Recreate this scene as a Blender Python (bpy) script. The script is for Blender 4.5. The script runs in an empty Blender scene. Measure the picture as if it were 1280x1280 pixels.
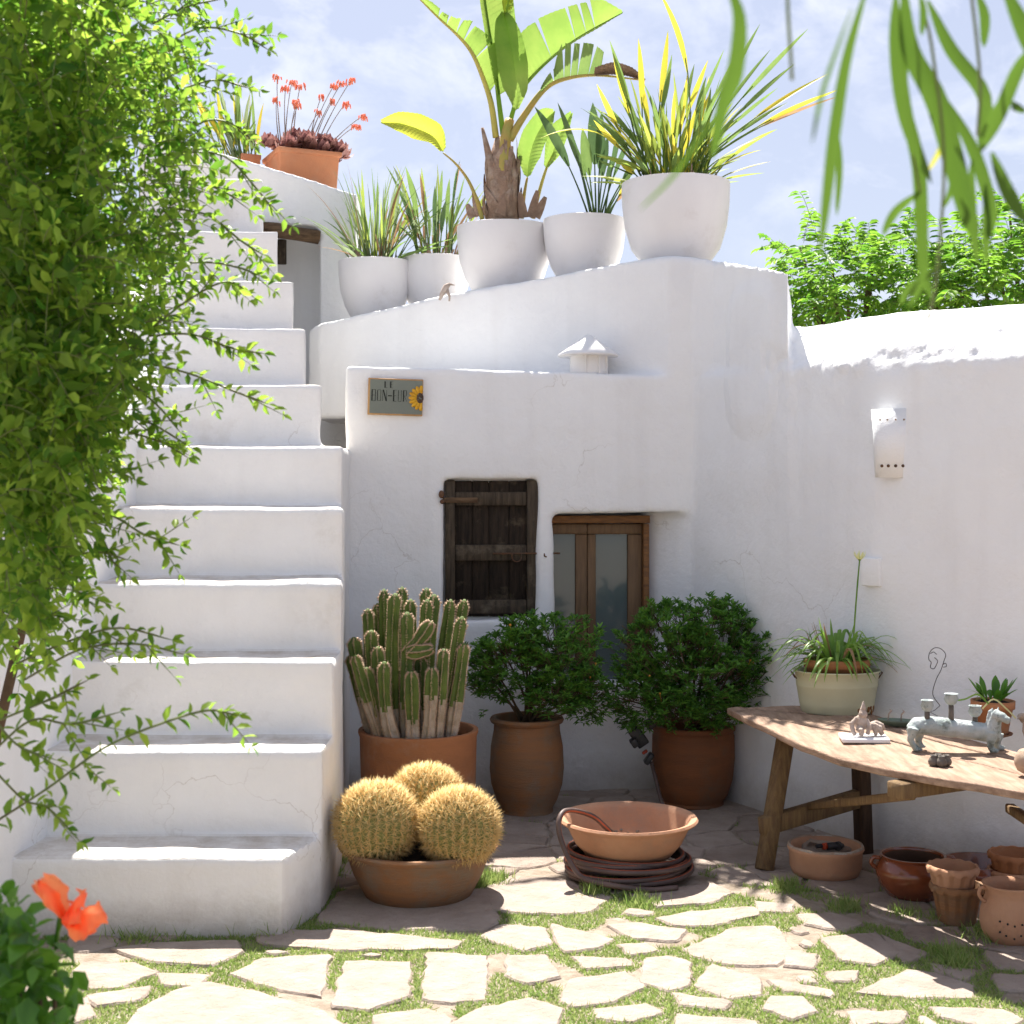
import bpy, bmesh, math, random
import numpy as np
from mathutils import Vector, Matrix, noise as mnoise
random.seed(7); np.random.seed(7)
R = math.radians
scene = bpy.context.scene
C = scene.collection

# ------------------------------------------------------------ camera
F = 1777.8            # focal length in photograph pixels (50 mm on a 36 mm sensor, 1280 px)
HC, HY = 1.5, 602.0   # eye height and horizon row
cam_d = bpy.data.cameras.new("camera"); cam = bpy.data.objects.new("camera", cam_d); C.objects.link(cam)
cam.location = (0, 0, HC); cam.rotation_euler = (R(90), 0, 0)
cam_d.lens = 50; cam_d.sensor_width = 36; cam_d.shift_y = -(640 - HY) / 1280.0
cam_d.clip_start = 0.05; cam_d.clip_end = 3000
cam_d.dof.use_dof = True; cam_d.dof.focus_distance = 6.0; cam_d.dof.aperture_fstop = 6.3
scene.camera = cam

# ------------------------------------------------------------ sky, sun, exposure
SUN = Vector((-0.12, 0.59, 1.0)).normalized()
elev = math.asin(SUN.z); azim = math.atan2(SUN.x, SUN.y)
world = bpy.data.worlds.new("World"); scene.world = world; world.use_nodes = True
wn = world.node_tree; wn.nodes.clear()
w_out = wn.nodes.new("ShaderNodeOutputWorld"); w_bg = wn.nodes.new("ShaderNodeBackground")
w_sky = wn.nodes.new("ShaderNodeTexSky"); w_sky.sky_type = 'NISHITA'; w_sky.sun_disc = False
w_sky.sun_elevation = elev; w_sky.sun_rotation = azim
w_sky.air_density = 1.0; w_sky.dust_density = 1.5; w_sky.ozone_density = 1.3
w_bg.inputs['Strength'].default_value = 0.066
tc = wn.nodes.new("ShaderNodeTexCoord"); mp = wn.nodes.new("ShaderNodeMapping")
mp.inputs['Scale'].default_value = (1.0, 1.0, 1.7)
nz = wn.nodes.new("ShaderNodeTexNoise"); nz.inputs['Scale'].default_value = 11
nz.inputs['Detail'].default_value = 9; nz.inputs['Roughness'].default_value = 0.62; nz.inputs['Distortion'].default_value = 0.35
nb = wn.nodes.new("ShaderNodeTexNoise"); nb.inputs['Scale'].default_value = 2.2; nb.inputs['Detail'].default_value = 3
ramp = wn.nodes.new("ShaderNodeValToRGB"); ramp.color_ramp.elements[0].position = 0.50; ramp.color_ramp.elements[1].position = 0.66
rb = wn.nodes.new("ShaderNodeValToRGB"); rb.color_ramp.elements[0].position = 0.38; rb.color_ramp.elements[1].position = 0.62
mul = wn.nodes.new("ShaderNodeMath"); mul.operation = 'MULTIPLY'
mul2 = wn.nodes.new("ShaderNodeMath"); mul2.operation = 'MULTIPLY'; mul2.inputs[1].default_value = 0.62
mix = wn.nodes.new("ShaderNodeMix"); mix.data_type = 'RGBA'
L = wn.links.new
L(tc.outputs['Generated'], mp.inputs['Vector']); L(mp.outputs[0], nz.inputs['Vector']); L(mp.outputs[0], nb.inputs['Vector'])
L(nz.outputs[0], ramp.inputs[0]); L(nb.outputs[0], rb.inputs[0]); L(ramp.outputs[0], mul.inputs[0]); L(rb.outputs[0], mul.inputs[1])
L(mul.outputs[0], mul2.inputs[0]); L(mul2.outputs[0], mix.inputs[0])
haze_mix = wn.nodes.new("ShaderNodeMix"); haze_mix.data_type = 'RGBA'; haze_mix.inputs[0].default_value = 0.70
haze_mix.inputs[7].default_value = (3.45, 3.6, 4.5, 1)     # thin high cloud veil, even over the whole sky
L(w_sky.outputs[0], haze_mix.inputs[6])
L(haze_mix.outputs[2], mix.inputs[6]); mix.inputs[7].default_value = (6.6, 6.7, 7.2, 1)
L(mix.outputs[2], w_bg.inputs['Color']); L(w_bg.outputs[0], w_out.inputs['Surface'])

sun_d = bpy.data.lights.new("sun", 'SUN'); sun_d.energy = 4.7; sun_d.angle = R(0.5); sun_d.color = (1.0, 0.95, 0.88)
sun = bpy.data.objects.new("sun", sun_d); C.objects.link(sun)
sun.rotation_euler = SUN.to_track_quat('Z', 'Y').to_euler(); sun.location = (0, 0, 20)
scene.view_settings.view_transform = 'Standard'; scene.view_settings.look = 'None'
scene.view_settings.gamma = 1; scene.view_settings.use_curve_mapping = False
scene.view_settings.exposure = 1.48
scene.render.engine = 'CYCLES'
cy = scene.cycles
cy.use_denoising = True; cy.max_bounces = 8; cy.diffuse_bounces = 5; cy.glossy_bounces = 3; cy.transmission_bounces = 5
cy.transparent_max_bounces = 6; cy.sample_clamp_indirect = 6; cy.use_adaptive_sampling = True; cy.adaptive_threshold = 0.015

# ------------------------------------------------------------ helpers
def W(px, py, d):                     # a point d metres away seen at this place of the photograph
    return Vector(((px - 640.0) * d / F, d, HC - (py - HY) * d / F))
def GD(py): return HC * F / (py - HY)  # depth of a ground point
def G(px, py): v = W(px, py, GD(py)); v.z = 0; return v

def sock(n, *names):
    for k in names:
        if k in n.inputs: return n.inputs[k]
MATS = {}
def mat(name, c1, c2=None, rough=0.8, scale=8, detail=6, bump=0.0, bscale=40, spec=0.3, metal=0.0, dist=0.0, island=False,
        trans=0.0, lo=0.35, hi=0.65, stretch=(1, 1, 1), coat=0.0, tint=None, tscale=2.0, tlo=.5, thi=.65):
    m = bpy.data.materials.new(name); m.use_nodes = True; nt = m.node_tree; N = nt.nodes; Lk = nt.links.new
    p = N['Principled BSDF']; out = N['Material Output']
    p.inputs['Roughness'].default_value = rough; p.inputs['Metallic'].default_value = metal
    s = sock(p, 'Specular IOR Level', 'Specular'); s.default_value = spec
    if coat: p.inputs['Coat Weight'].default_value = coat
    t = N.new("ShaderNodeTexCoord"); mpn = N.new("ShaderNodeMapping"); mpn.inputs['Scale'].default_value = stretch
    Lk(t.outputs['Object'], mpn.inputs['Vector'])
    if c2 is None: c2 = tuple(x * 0.82 for x in c1)
    mx = N.new("ShaderNodeMix"); mx.data_type = 'RGBA'; mx.inputs[6].default_value = (*c1, 1); mx.inputs[7].default_value = (*c2, 1)
    n1 = N.new("ShaderNodeTexNoise"); n1.inputs['Scale'].default_value = scale; n1.inputs['Detail'].default_value = detail
    n1.inputs['Roughness'].default_value = 0.6; n1.inputs['Distortion'].default_value = dist; Lk(mpn.outputs[0], n1.inputs['Vector'])
    mr = N.new("ShaderNodeMapRange"); mr.inputs['From Min'].default_value = lo; mr.inputs['From Max'].default_value = hi
    if island:
        gi = N.new("ShaderNodeNewGeometry"); ad = N.new("ShaderNodeMath"); ad.operation = 'MULTIPLY_ADD'
        ad.inputs[1].default_value = 0.8; Lk(gi.outputs['Random Per Island'], ad.inputs[0])
        sc_ = N.new("ShaderNodeMath"); sc_.operation = 'MULTIPLY'; sc_.inputs[1].default_value = 0.4; Lk(n1.outputs[0], sc_.inputs[0]); Lk(sc_.outputs[0], ad.inputs[2])
        mr.inputs['From Min'].default_value = 0.1; mr.inputs['From Max'].default_value = 1.1
        Lk(ad.outputs[0], mr.inputs['Value'])
    else:
        Lk(n1.outputs[0], mr.inputs['Value'])
    Lk(mr.outputs[0], mx.inputs[0]); col = mx.outputs[2]
    if tint:
        n3 = N.new("ShaderNodeTexNoise"); n3.inputs['Scale'].default_value = tscale; n3.inputs['Detail'].default_value = 8; n3.inputs['Roughness'].default_value = .7
        Lk(t.outputs['Object'], n3.inputs['Vector'])
        r3 = N.new("ShaderNodeMapRange"); r3.inputs['From Min'].default_value = tlo; r3.inputs['From Max'].default_value = thi; Lk(n3.outputs[0], r3.inputs['Value'])
        m3 = N.new("ShaderNodeMix"); m3.data_type = 'RGBA'; Lk(r3.outputs[0], m3.inputs[0]); Lk(col, m3.inputs[6]); m3.inputs[7].default_value = (*tint, 1); col = m3.outputs[2]
    Lk(col, p.inputs['Base Color'])
    if bump:
        n2 = N.new("ShaderNodeTexNoise"); n2.inputs['Scale'].default_value = bscale; n2.inputs['Detail'].default_value = 8; n2.inputs['Roughness'].default_value = .65
        Lk(mpn.outputs[0], n2.inputs['Vector'])
        b = N.new("ShaderNodeBump"); b.inputs['Strength'].default_value = bump; b.inputs['Distance'].default_value = 0.02
        Lk(n2.outputs[0], b.inputs['Height']); Lk(b.outputs[0], p.inputs['Normal'])
    if trans:
        tr = N.new("ShaderNodeBsdfTranslucent"); hs = N.new("ShaderNodeHueSaturation")
        hs.inputs['Saturation'].default_value = 1.0; hs.inputs['Value'].default_value = 1.75; Lk(col, hs.inputs['Color']); Lk(hs.outputs[0], tr.inputs['Color'])
        ms = N.new("ShaderNodeMixShader"); ms.inputs[0].default_value = trans
        Lk(p.outputs[0], ms.inputs[1]); Lk(tr.outputs[0], ms.inputs[2]); Lk(ms.outputs[0], out.inputs['Surface'])
    return m

M = dict(
    wash=mat("whitewash", (.86, .865, .86), (.82, .82, .815), rough=.9, scale=2.2, bump=.34, bscale=28, spec=.15, tint=(.72, .71, .69), tscale=1.1, tlo=.64, thi=.85),
    stepwash=mat("step_whitewash", (.86, .85, .83), (.81, .80, .78), rough=.9, scale=3, bump=.36, bscale=32, spec=.15, tint=(.62, .59, .54), tscale=2.6, tlo=.58, thi=.85),
    stone=mat("paving_sandstone", (.42, .345, .29), (.33, .265, .22), rough=.9, scale=9, bump=1.0, bscale=22, spec=.2, tint=(.28, .21, .165), tscale=6, tlo=.6, thi=.8),
    stone2=mat("paving_sandstone_grey", (.37, .30, .25), (.28, .22, .18), rough=.9, scale=8, bump=1.0, bscale=26, spec=.2, tint=(.28, .22, .18), tscale=7, tlo=.58, thi=.78),
    soil=mat("soil", (.40, .335, .27), (.26, .205, .15), rough=.95, scale=14, bump=.8, bscale=60),
    potsoil=mat("potting_soil", (.05, .035, .025), (.025, .018, .012), rough=.95, scale=40, bump=.9, bscale=90),
    grass=mat("grass_blade", (.13, .24, .04), (.34, .38, .14), rough=.7, island=True, trans=.35),
    terra=mat("terracotta", (.42, .175, .075), (.34, .145, .065), rough=.75, scale=5, bump=.15, bscale=50, tint=(.38, .25, .17), tscale=4, tlo=.5, thi=.75, stretch=(1, 1, 2)),
    terra_old=mat("weathered_terracotta", (.32, .145, .06), (.23, .13, .07), rough=.85, scale=6, bump=.3, bscale=45, tint=(.22, .17, .12), tscale=5, tlo=.48, thi=.68, stretch=(.5, .5, 4)),
    terra_brown=mat("brown_terracotta", (.25, .09, .032), (.18, .07, .03), rough=.7, scale=5, bump=.2, bscale=50, tint=(.17, .10, .06), tscale=4, tlo=.5, thi=.7, stretch=(.6, .6, 3)),
    terra_pink=mat("pink_terracotta", (.52, .29, .175), (.44, .22, .125), rough=.8, scale=5, bump=.2, bscale=50, tint=(.35, .22, .15), tscale=6, tlo=.52, thi=.75),
    terra_orange=mat("orange_terracotta", (.52, .21, .10), (.44, .18, .09), rough=.8, scale=6, bump=.15, bscale=50, tint=(.46, .24, .14), tscale=5, tlo=.5, thi=.75),
    glaze=mat("brown_glaze", (.24, .06, .02), (.13, .035, .014), rough=.22, scale=6, bump=.05, bscale=20, spec=.5, coat=.5),
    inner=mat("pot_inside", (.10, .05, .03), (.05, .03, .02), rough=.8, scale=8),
    limepot=mat("lime_scaled_clay", (.42, .33, .25), (.33, .22, .15), rough=.9, scale=12, bump=.4, bscale=60, tint=(.45, .43, .38), tscale=8, tlo=.5, thi=.62),
    ceramic=mat("white_pot", (.77, .755, .75), (.72, .70, .70), rough=.42, scale=3, bump=.06, bscale=14, spec=.4, tint=(.56, .52, .48), tscale=3.5, tlo=.56, thi=.85),
    oldwood=mat("dark_weathered_wood", (.11, .082, .054), (.05, .037, .025), rough=.8, scale=10, bump=.7, bscale=40, stretch=(6, 6, .7), tint=(.20, .16, .11), tscale=8, tlo=.54, thi=.74),
    plank=mat("blackened_plank", (.05, .034, .022), (.018, .013, .009), rough=.85, scale=10, bump=.7, bscale=40, stretch=(6, 6, .7), tint=(.15, .115, .075), tscale=8, tlo=.54, thi=.74),
    frame=mat("brown_window_frame", (.20, .12, .06), (.14, .085, .045), rough=.6, scale=12, bump=.25, bscale=50, stretch=(6, 6, .6)),
    framehot=mat("orange_brown_wood", (.26, .12, .04), (.13, .06, .025), rough=.6, scale=12, bump=.3, bscale=40, stretch=(1, 6, 6)),
    lintel=mat("rough_timber", (.24, .15, .08), (.10, .06, .035), rough=.85, scale=10, bump=.9, bscale=30, stretch=(.8, 7, 7)),
    glass=mat("window_glass", (.12, .15, .145), (.09, .12, .115), rough=.12, scale=1, spec=.5, coat=.2),
    curtain=mat("grey_curtain", (.30, .33, .32), (.24, .27, .26), rough=.9, scale=3, stretch=(6, 1, 1)),
    iron=mat("rusty_iron", (.10, .07, .05), (.18, .09, .05), rough=.7, metal=.5, scale=30),
    board=mat("table_board", (.43, .295, .21), (.26, .165, .11), rough=.75, scale=7, bump=.5, bscale=30, stretch=(6, .8, 6), tint=(.17, .11, .07), tscale=8, tlo=.54, thi=.70),
    legwood=mat("table_leg_wood", (.25, .16, .07), (.15, .09, .045), rough=.75, scale=9, bump=.5, bscale=40, stretch=(7, 7, .8)),
    darkleg=mat("dark_leg_wood", (.09, .05, .028), (.05, .03, .018), rough=.75, scale=9, bump=.5, bscale=40, stretch=(7, 7, .8)),
    tub=mat("cream_enamel", (.55, .54, .36), (.48, .46, .30), rough=.45, scale=4, spec=.45, bump=.05, bscale=20, tint=(.20, .09, .03), tscale=9, tlo=.68, thi=.72),
    rust=mat("rust_patch", (.16, .06, .02), (.28, .14, .05), rough=.8, scale=30),
    hose=mat("grey_hose", (.15, .10, .085), (.08, .055, .05), rough=.5, scale=6),
    hosestripe=mat("red_hose_stripe", (.42, .10, .045), (.30, .08, .04), rough=.5, scale=6),
    black=mat("black_plastic", (.022, .022, .024), (.04, .04, .04), rough=.45, scale=9, spec=.4),
    redplastic=mat("red_plastic", (.45, .07, .03), rough=.4),
    whitepaint=mat("white_paint", (.80, .79, .78), (.76, .75, .74), rough=.5, scale=4, bump=.05),
    tile=mat("white_tile", (.80, .80, .82), (.76, .76, .78), rough=.3, scale=4, spec=.45),
    clay=mat("pale_clay", (.52, .44, .38), (.38, .29, .23), rough=.85, scale=25, bump=.5, bscale=80),
    patina=mat("grey_green_patina", (.45, .49, .49), (.26, .31, .29), rough=.7, scale=14, bump=.35, bscale=60, tint=(.10, .12, .10), tscale=16, tlo=.56, thi=.66),
    ironclay=mat("grey_brown_clay", (.15, .13, .11), (.09, .075, .06), rough=.6, scale=20, bump=.2),
    greendish=mat("green_glazed_dish", (.14, .19, .13), (.09, .12, .09), rough=.4, scale=8, spec=.5),
    signgrey=mat("sign_sage_glaze", (.19, .21, .17), (.165, .18, .15), rough=.35, scale=5, spec=.4),
    signedge=mat("sign_edge", (.50, .30, .13), (.40, .22, .09), rough=.6, scale=12),
    ink=mat("dark_lettering", (.025, .028, .022), rough=.5),
    petal_y=mat("yellow_petal_glaze", (.72, .40, .02), (.60, .28, .015), rough=.35, scale=20),
    sunheart=mat("brown_flower_heart", (.05, .03, .02), (.10, .06, .035), rough=.6, scale=60),
    wire=mat("dark_wire", (.06, .05, .05), rough=.5, metal=.6),
    cactus=mat("cactus_skin", (.145, .20, .04), (.065, .11, .022), rough=.6, scale=9, bump=.1),
    cactusbase=mat("corky_cactus_base", (.54, .45, .36), (.34, .27, .19), rough=.9, scale=22, bump=.6),
    areole=mat("pink_areole", (.70, .50, .36), (.60, .42, .28), rough=.8, scale=20),
    barrel=mat("barrel_skin", (.22, .24, .07), (.30, .28, .10), rough=.7, scale=12),
    spine=mat("golden_spine", (.70, .47, .15), (.84, .66, .34), rough=.55, island=True, trans=.2),
    euryops=mat("shrub_leaf", (.035, .12, .018), (.15, .32, .04), rough=.5, island=True, trans=.28),
    twig=mat("brown_twig", (.12, .08, .045), (.08, .05, .03), rough=.8, scale=20),
    bud=mat("orange_bud", (.55, .20, .03), (.65, .32, .05), rough=.6, island=True),
    vine=mat("vine_leaf", (.03, .12, .01), (.28, .40, .05), rough=.45, island=True, trans=.6),
    vinestem=mat("vine_stem", (.16, .22, .06), (.12, .12, .05), rough=.6, scale=9),
    treeleaf=mat("tree_leaf", (.045, .15, .014), (.20, .34, .035), rough=.45, island=True, trans=.5),
    bamboo=mat("lance_leaf", (.03, .085, .008), (.09, .15, .02), rough=.5, island=True, trans=.5),
    strap_g=mat("strap_green", (.17, .25, .07), (.11, .18, .05), rough=.5, scale=6, trans=.4),
    strap_l=mat("strap_lime", (.30, .34, .06), (.22, .30, .06), rough=.5, scale=6, trans=.45),
    strap_d=mat("strap_dark", (.07, .13, .05), (.10, .16, .06), rough=.45, scale=6, trans=.3),
    strap_y=mat("strap_yellow", (.56, .44, .05), (.36, .38, .05), rough=.5, scale=9, trans=.45),
    strap_b=mat("strap_brown", (.38, .24, .13), (.28, .16, .09), rough=.7, scale=9, trans=.25),
    strap_s=mat("strap_grey_green", (.22, .28, .15), (.16, .20, .10), rough=.55, scale=7, trans=.35),
    paddle=mat("paddle_leaf", (.15, .25, .045), (.21, .30, .06), rough=.45, scale=5, trans=.5, stretch=(1, 1, 1), bump=.1, bscale=30),
    paddle_y=mat("paddle_yellow", (.38, .40, .05), (.28, .34, .04), rough=.45, scale=5, trans=.5),
    rib=mat("leaf_rib", (.52, .45, .10), (.40, .36, .08), rough=.5, scale=9),
    petiole=mat("orange_petiole", (.46, .30, .08), (.34, .32, .08), rough=.55, scale=7, stretch=(2, 2, 2)),
    sheath=mat("dry_sheath", (.36, .24, .17), (.25, .17, .12), rough=.9, scale=16, bump=.6, bscale=50, tint=(.45, .36, .29), tscale=9, tlo=.5, thi=.7),
    succ=mat("purple_succulent", (.22, .085, .085), (.36, .20, .17), rough=.5, island=True, trans=.15),
    coral=mat("coral_flower", (.62, .20, .12), (.72, .34, .22), rough=.5, island=True, trans=.35),
    redstem=mat("thin_stem", (.26, .20, .15), rough=.7),
    hib=mat("hibiscus_petal", (.80, .20, .07), (.88, .32, .14), rough=.5, scale=8, trans=.5),
    hibleaf=mat("hibiscus_leaf", (.025, .10, .01), (.13, .30, .03), rough=.3, island=True, trans=.42, spec=.5),
    lily=mat("pale_yellow_petal", (.72, .72, .36), rough=.5, trans=.3),
    lilyleaf=mat("lily_leaf", (.14, .28, .04), (.24, .38, .08), rough=.35, scale=8, trans=.4),
    rock=mat("rock_lump", (.30, .24, .19), (.22, .17, .13), rough=.9, scale=12, bump=.6),
)

def weather(m, zmax, amount, dirt=(.36, .31, .25)):
    nt = m.node_tree; N = nt.nodes; Lk = nt.links.new; p = N['Principled BSDF']; src = p.inputs['Base Color'].links[0].from_socket
    t = N.new("ShaderNodeNewGeometry"); sp = N.new("ShaderNodeSeparateXYZ"); Lk(t.outputs['Position'], sp.inputs[0])
    n = N.new("ShaderNodeTexNoise"); n.inputs['Scale'].default_value = 6; n.inputs['Detail'].default_value = 10; n.inputs['Roughness'].default_value = .75; Lk(t.outputs['Position'], n.inputs['Vector'])
    r = N.new("ShaderNodeMapRange"); r.inputs['From Min'].default_value = zmax; r.inputs['From Max'].default_value = 0; Lk(sp.outputs[2], r.inputs['Value'])
    a = N.new("ShaderNodeMath"); a.operation = 'ADD'; Lk(r.outputs[0], a.inputs[0]); Lk(n.outputs[0], a.inputs[1])
    r2 = N.new("ShaderNodeMapRange"); r2.inputs['From Min'].default_value = .85; r2.inputs['From Max'].default_value = 1.5; r2.inputs['To Max'].default_value = amount; Lk(a.outputs[0], r2.inputs['Value'])
    # hairline cracks from a voronoi edge, broken up by noise
    v = N.new("ShaderNodeTexVoronoi"); v.feature = 'DISTANCE_TO_EDGE'; v.inputs['Scale'].default_value = 1.7; dn = N.new("ShaderNodeTexNoise"); dn.inputs['Scale'].default_value = 5; dn.inputs['Detail'].default_value = 6
    vm = N.new("ShaderNodeVectorMath"); vm.operation = 'MULTIPLY_ADD'; vm.inputs[1].default_value = (.35, .35, .35); Lk(t.outputs['Position'], dn.inputs['Vector']); Lk(dn.outputs[1], vm.inputs[0]); Lk(t.outputs['Position'], vm.inputs[2]); Lk(vm.outputs[0], v.inputs['Vector'])
    c = N.new("ShaderNodeMapRange"); c.inputs['From Min'].default_value = .0; c.inputs['From Max'].default_value = .006; c.inputs['To Min'].default_value = 1; c.inputs['To Max'].default_value = 0; Lk(v.outputs[0], c.inputs['Value'])
    g = N.new("ShaderNodeTexNoise"); g.inputs['Scale'].default_value = 1.3; g.inputs['Detail'].default_value = 3; Lk(t.outputs['Position'], g.inputs['Vector'])
    gm = N.new("ShaderNodeMapRange"); gm.inputs['From Min'].default_value = .56; gm.inputs['From Max'].default_value = .66; gm.inputs['To Max'].default_value = .38; Lk(g.outputs[0], gm.inputs['Value'])
    cm = N.new("ShaderNodeMath"); cm.operation = 'MULTIPLY'; Lk(c.outputs[0], cm.inputs[0]); Lk(gm.outputs[0], cm.inputs[1])
    # faint rain streaks
    st = N.new("ShaderNodeTexNoise"); st.inputs['Scale'].default_value = 9; st.inputs['Detail'].default_value = 6; sm = N.new("ShaderNodeVectorMath"); sm.operation = 'MULTIPLY'; sm.inputs[1].default_value = (1, 1, .07); Lk(t.outputs['Position'], sm.inputs[0]); Lk(sm.outputs[0], st.inputs['Vector'])
    sr = N.new("ShaderNodeMapRange"); sr.inputs['From Min'].default_value = .52; sr.inputs['From Max'].default_value = .8; sr.inputs['To Max'].default_value = .09; Lk(st.outputs[0], sr.inputs['Value'])
    mx1 = N.new("ShaderNodeMath"); mx1.operation = 'MAXIMUM'; Lk(r2.outputs[0], mx1.inputs[0]); Lk(cm.outputs[0], mx1.inputs[1]); mx2 = N.new("ShaderNodeMath"); mx2.operation = 'MAXIMUM'; Lk(mx1.outputs[0], mx2.inputs[0]); Lk(sr.outputs[0], mx2.inputs[1])
    mm = N.new("ShaderNodeMix"); mm.data_type = 'RGBA'; Lk(mx2.outputs[0], mm.inputs[0]); Lk(src, mm.inputs[6]); mm.inputs[7].default_value = (*dirt, 1); Lk(mm.outputs[2], p.inputs['Base Color'])
weather(M['wash'], .30, .6); weather(M['stepwash'], .22, .7, (.40, .34, .28))
def worn_treads(m, dirt=(.50, .44, .375)):     # dust and wear on what is walked on
    nt = m.node_tree; N = nt.nodes; Lk = nt.links.new; p = N['Principled BSDF']; src = p.inputs['Base Color'].links[0].from_socket
    g = N.new("ShaderNodeNewGeometry"); sp = N.new("ShaderNodeSeparateXYZ"); Lk(g.outputs['True Normal'], sp.inputs[0])
    r = N.new("ShaderNodeMapRange"); r.inputs['From Min'].default_value = .6; r.inputs['From Max'].default_value = .92; Lk(sp.outputs[2], r.inputs['Value'])
    n = N.new("ShaderNodeTexNoise"); n.inputs['Scale'].default_value = 7; n.inputs['Detail'].default_value = 9; n.inputs['Roughness'].default_value = .7; Lk(g.outputs['Position'], n.inputs['Vector'])
    r2 = N.new("ShaderNodeMapRange"); r2.inputs['From Min'].default_value = .36; r2.inputs['From Max'].default_value = .66; r2.inputs['To Min'].default_value = .25; r2.inputs['To Max'].default_value = .95; Lk(n.outputs[0], r2.inputs['Value'])
    a = N.new("ShaderNodeMath"); a.operation = 'MULTIPLY'; Lk(r.outputs[0], a.inputs[0]); Lk(r2.outputs[0], a.inputs[1])
    mm = N.new("ShaderNodeMix"); mm.data_type = 'RGBA'; Lk(a.outputs[0], mm.inputs[0]); Lk(src, mm.inputs[6]); mm.inputs[7].default_value = (*dirt, 1); Lk(mm.outputs[2], p.inputs['Base Color'])
worn_treads(M['stepwash'])
def tag(o, label=None, cat=None, group=None, kind=None):
    if label: o['label'] = label
    if cat: o['category'] = cat
    if group: o['group'] = group
    if kind: o['kind'] = kind
    return o
def thing(name, label, cat, loc=(0, 0, 0), group=None, rz=0):
    o = bpy.data.objects.new(name, None); C.objects.link(o); o.location = loc; o.rotation_euler = (0, 0, rz); o.empty_display_size = .1
    return tag(o, label, cat, group)
def wpos(o):
    v = Vector((0, 0, 0))
    while o is not None: v = v + o.location; o = o.parent
    return v
def link(name, me, m=None, parent=None, world=True, smooth=True):
    o = bpy.data.objects.new(name, me); C.objects.link(o)
    if m is not None:
        if isinstance(m, (list, tuple)):
            for k in m: me.materials.append(k)
        else: me.materials.append(m)
    if parent is not None:
        o.parent = parent
        if world: me.transform(Matrix.Translation(-wpos(parent)))
    elif world and len(me.vertices):     # put the origin of a top-level mesh at its base
        n = len(me.vertices); a = np.empty(n * 3, np.float32); me.vertices.foreach_get('co', a); a = a.reshape(-1, 3)
        b = Vector(((a[:, 0].min() + a[:, 0].max()) / 2, (a[:, 1].min() + a[:, 1].max()) / 2, a[:, 2].min()))
        me.transform(Matrix.Translation(-b)); o.location = Vector([float(q) for q in b])
    if smooth and len(me.polygons): me.polygons.foreach_set('use_smooth', [True] * len(me.polygons))
    me.update()
    return o

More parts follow.
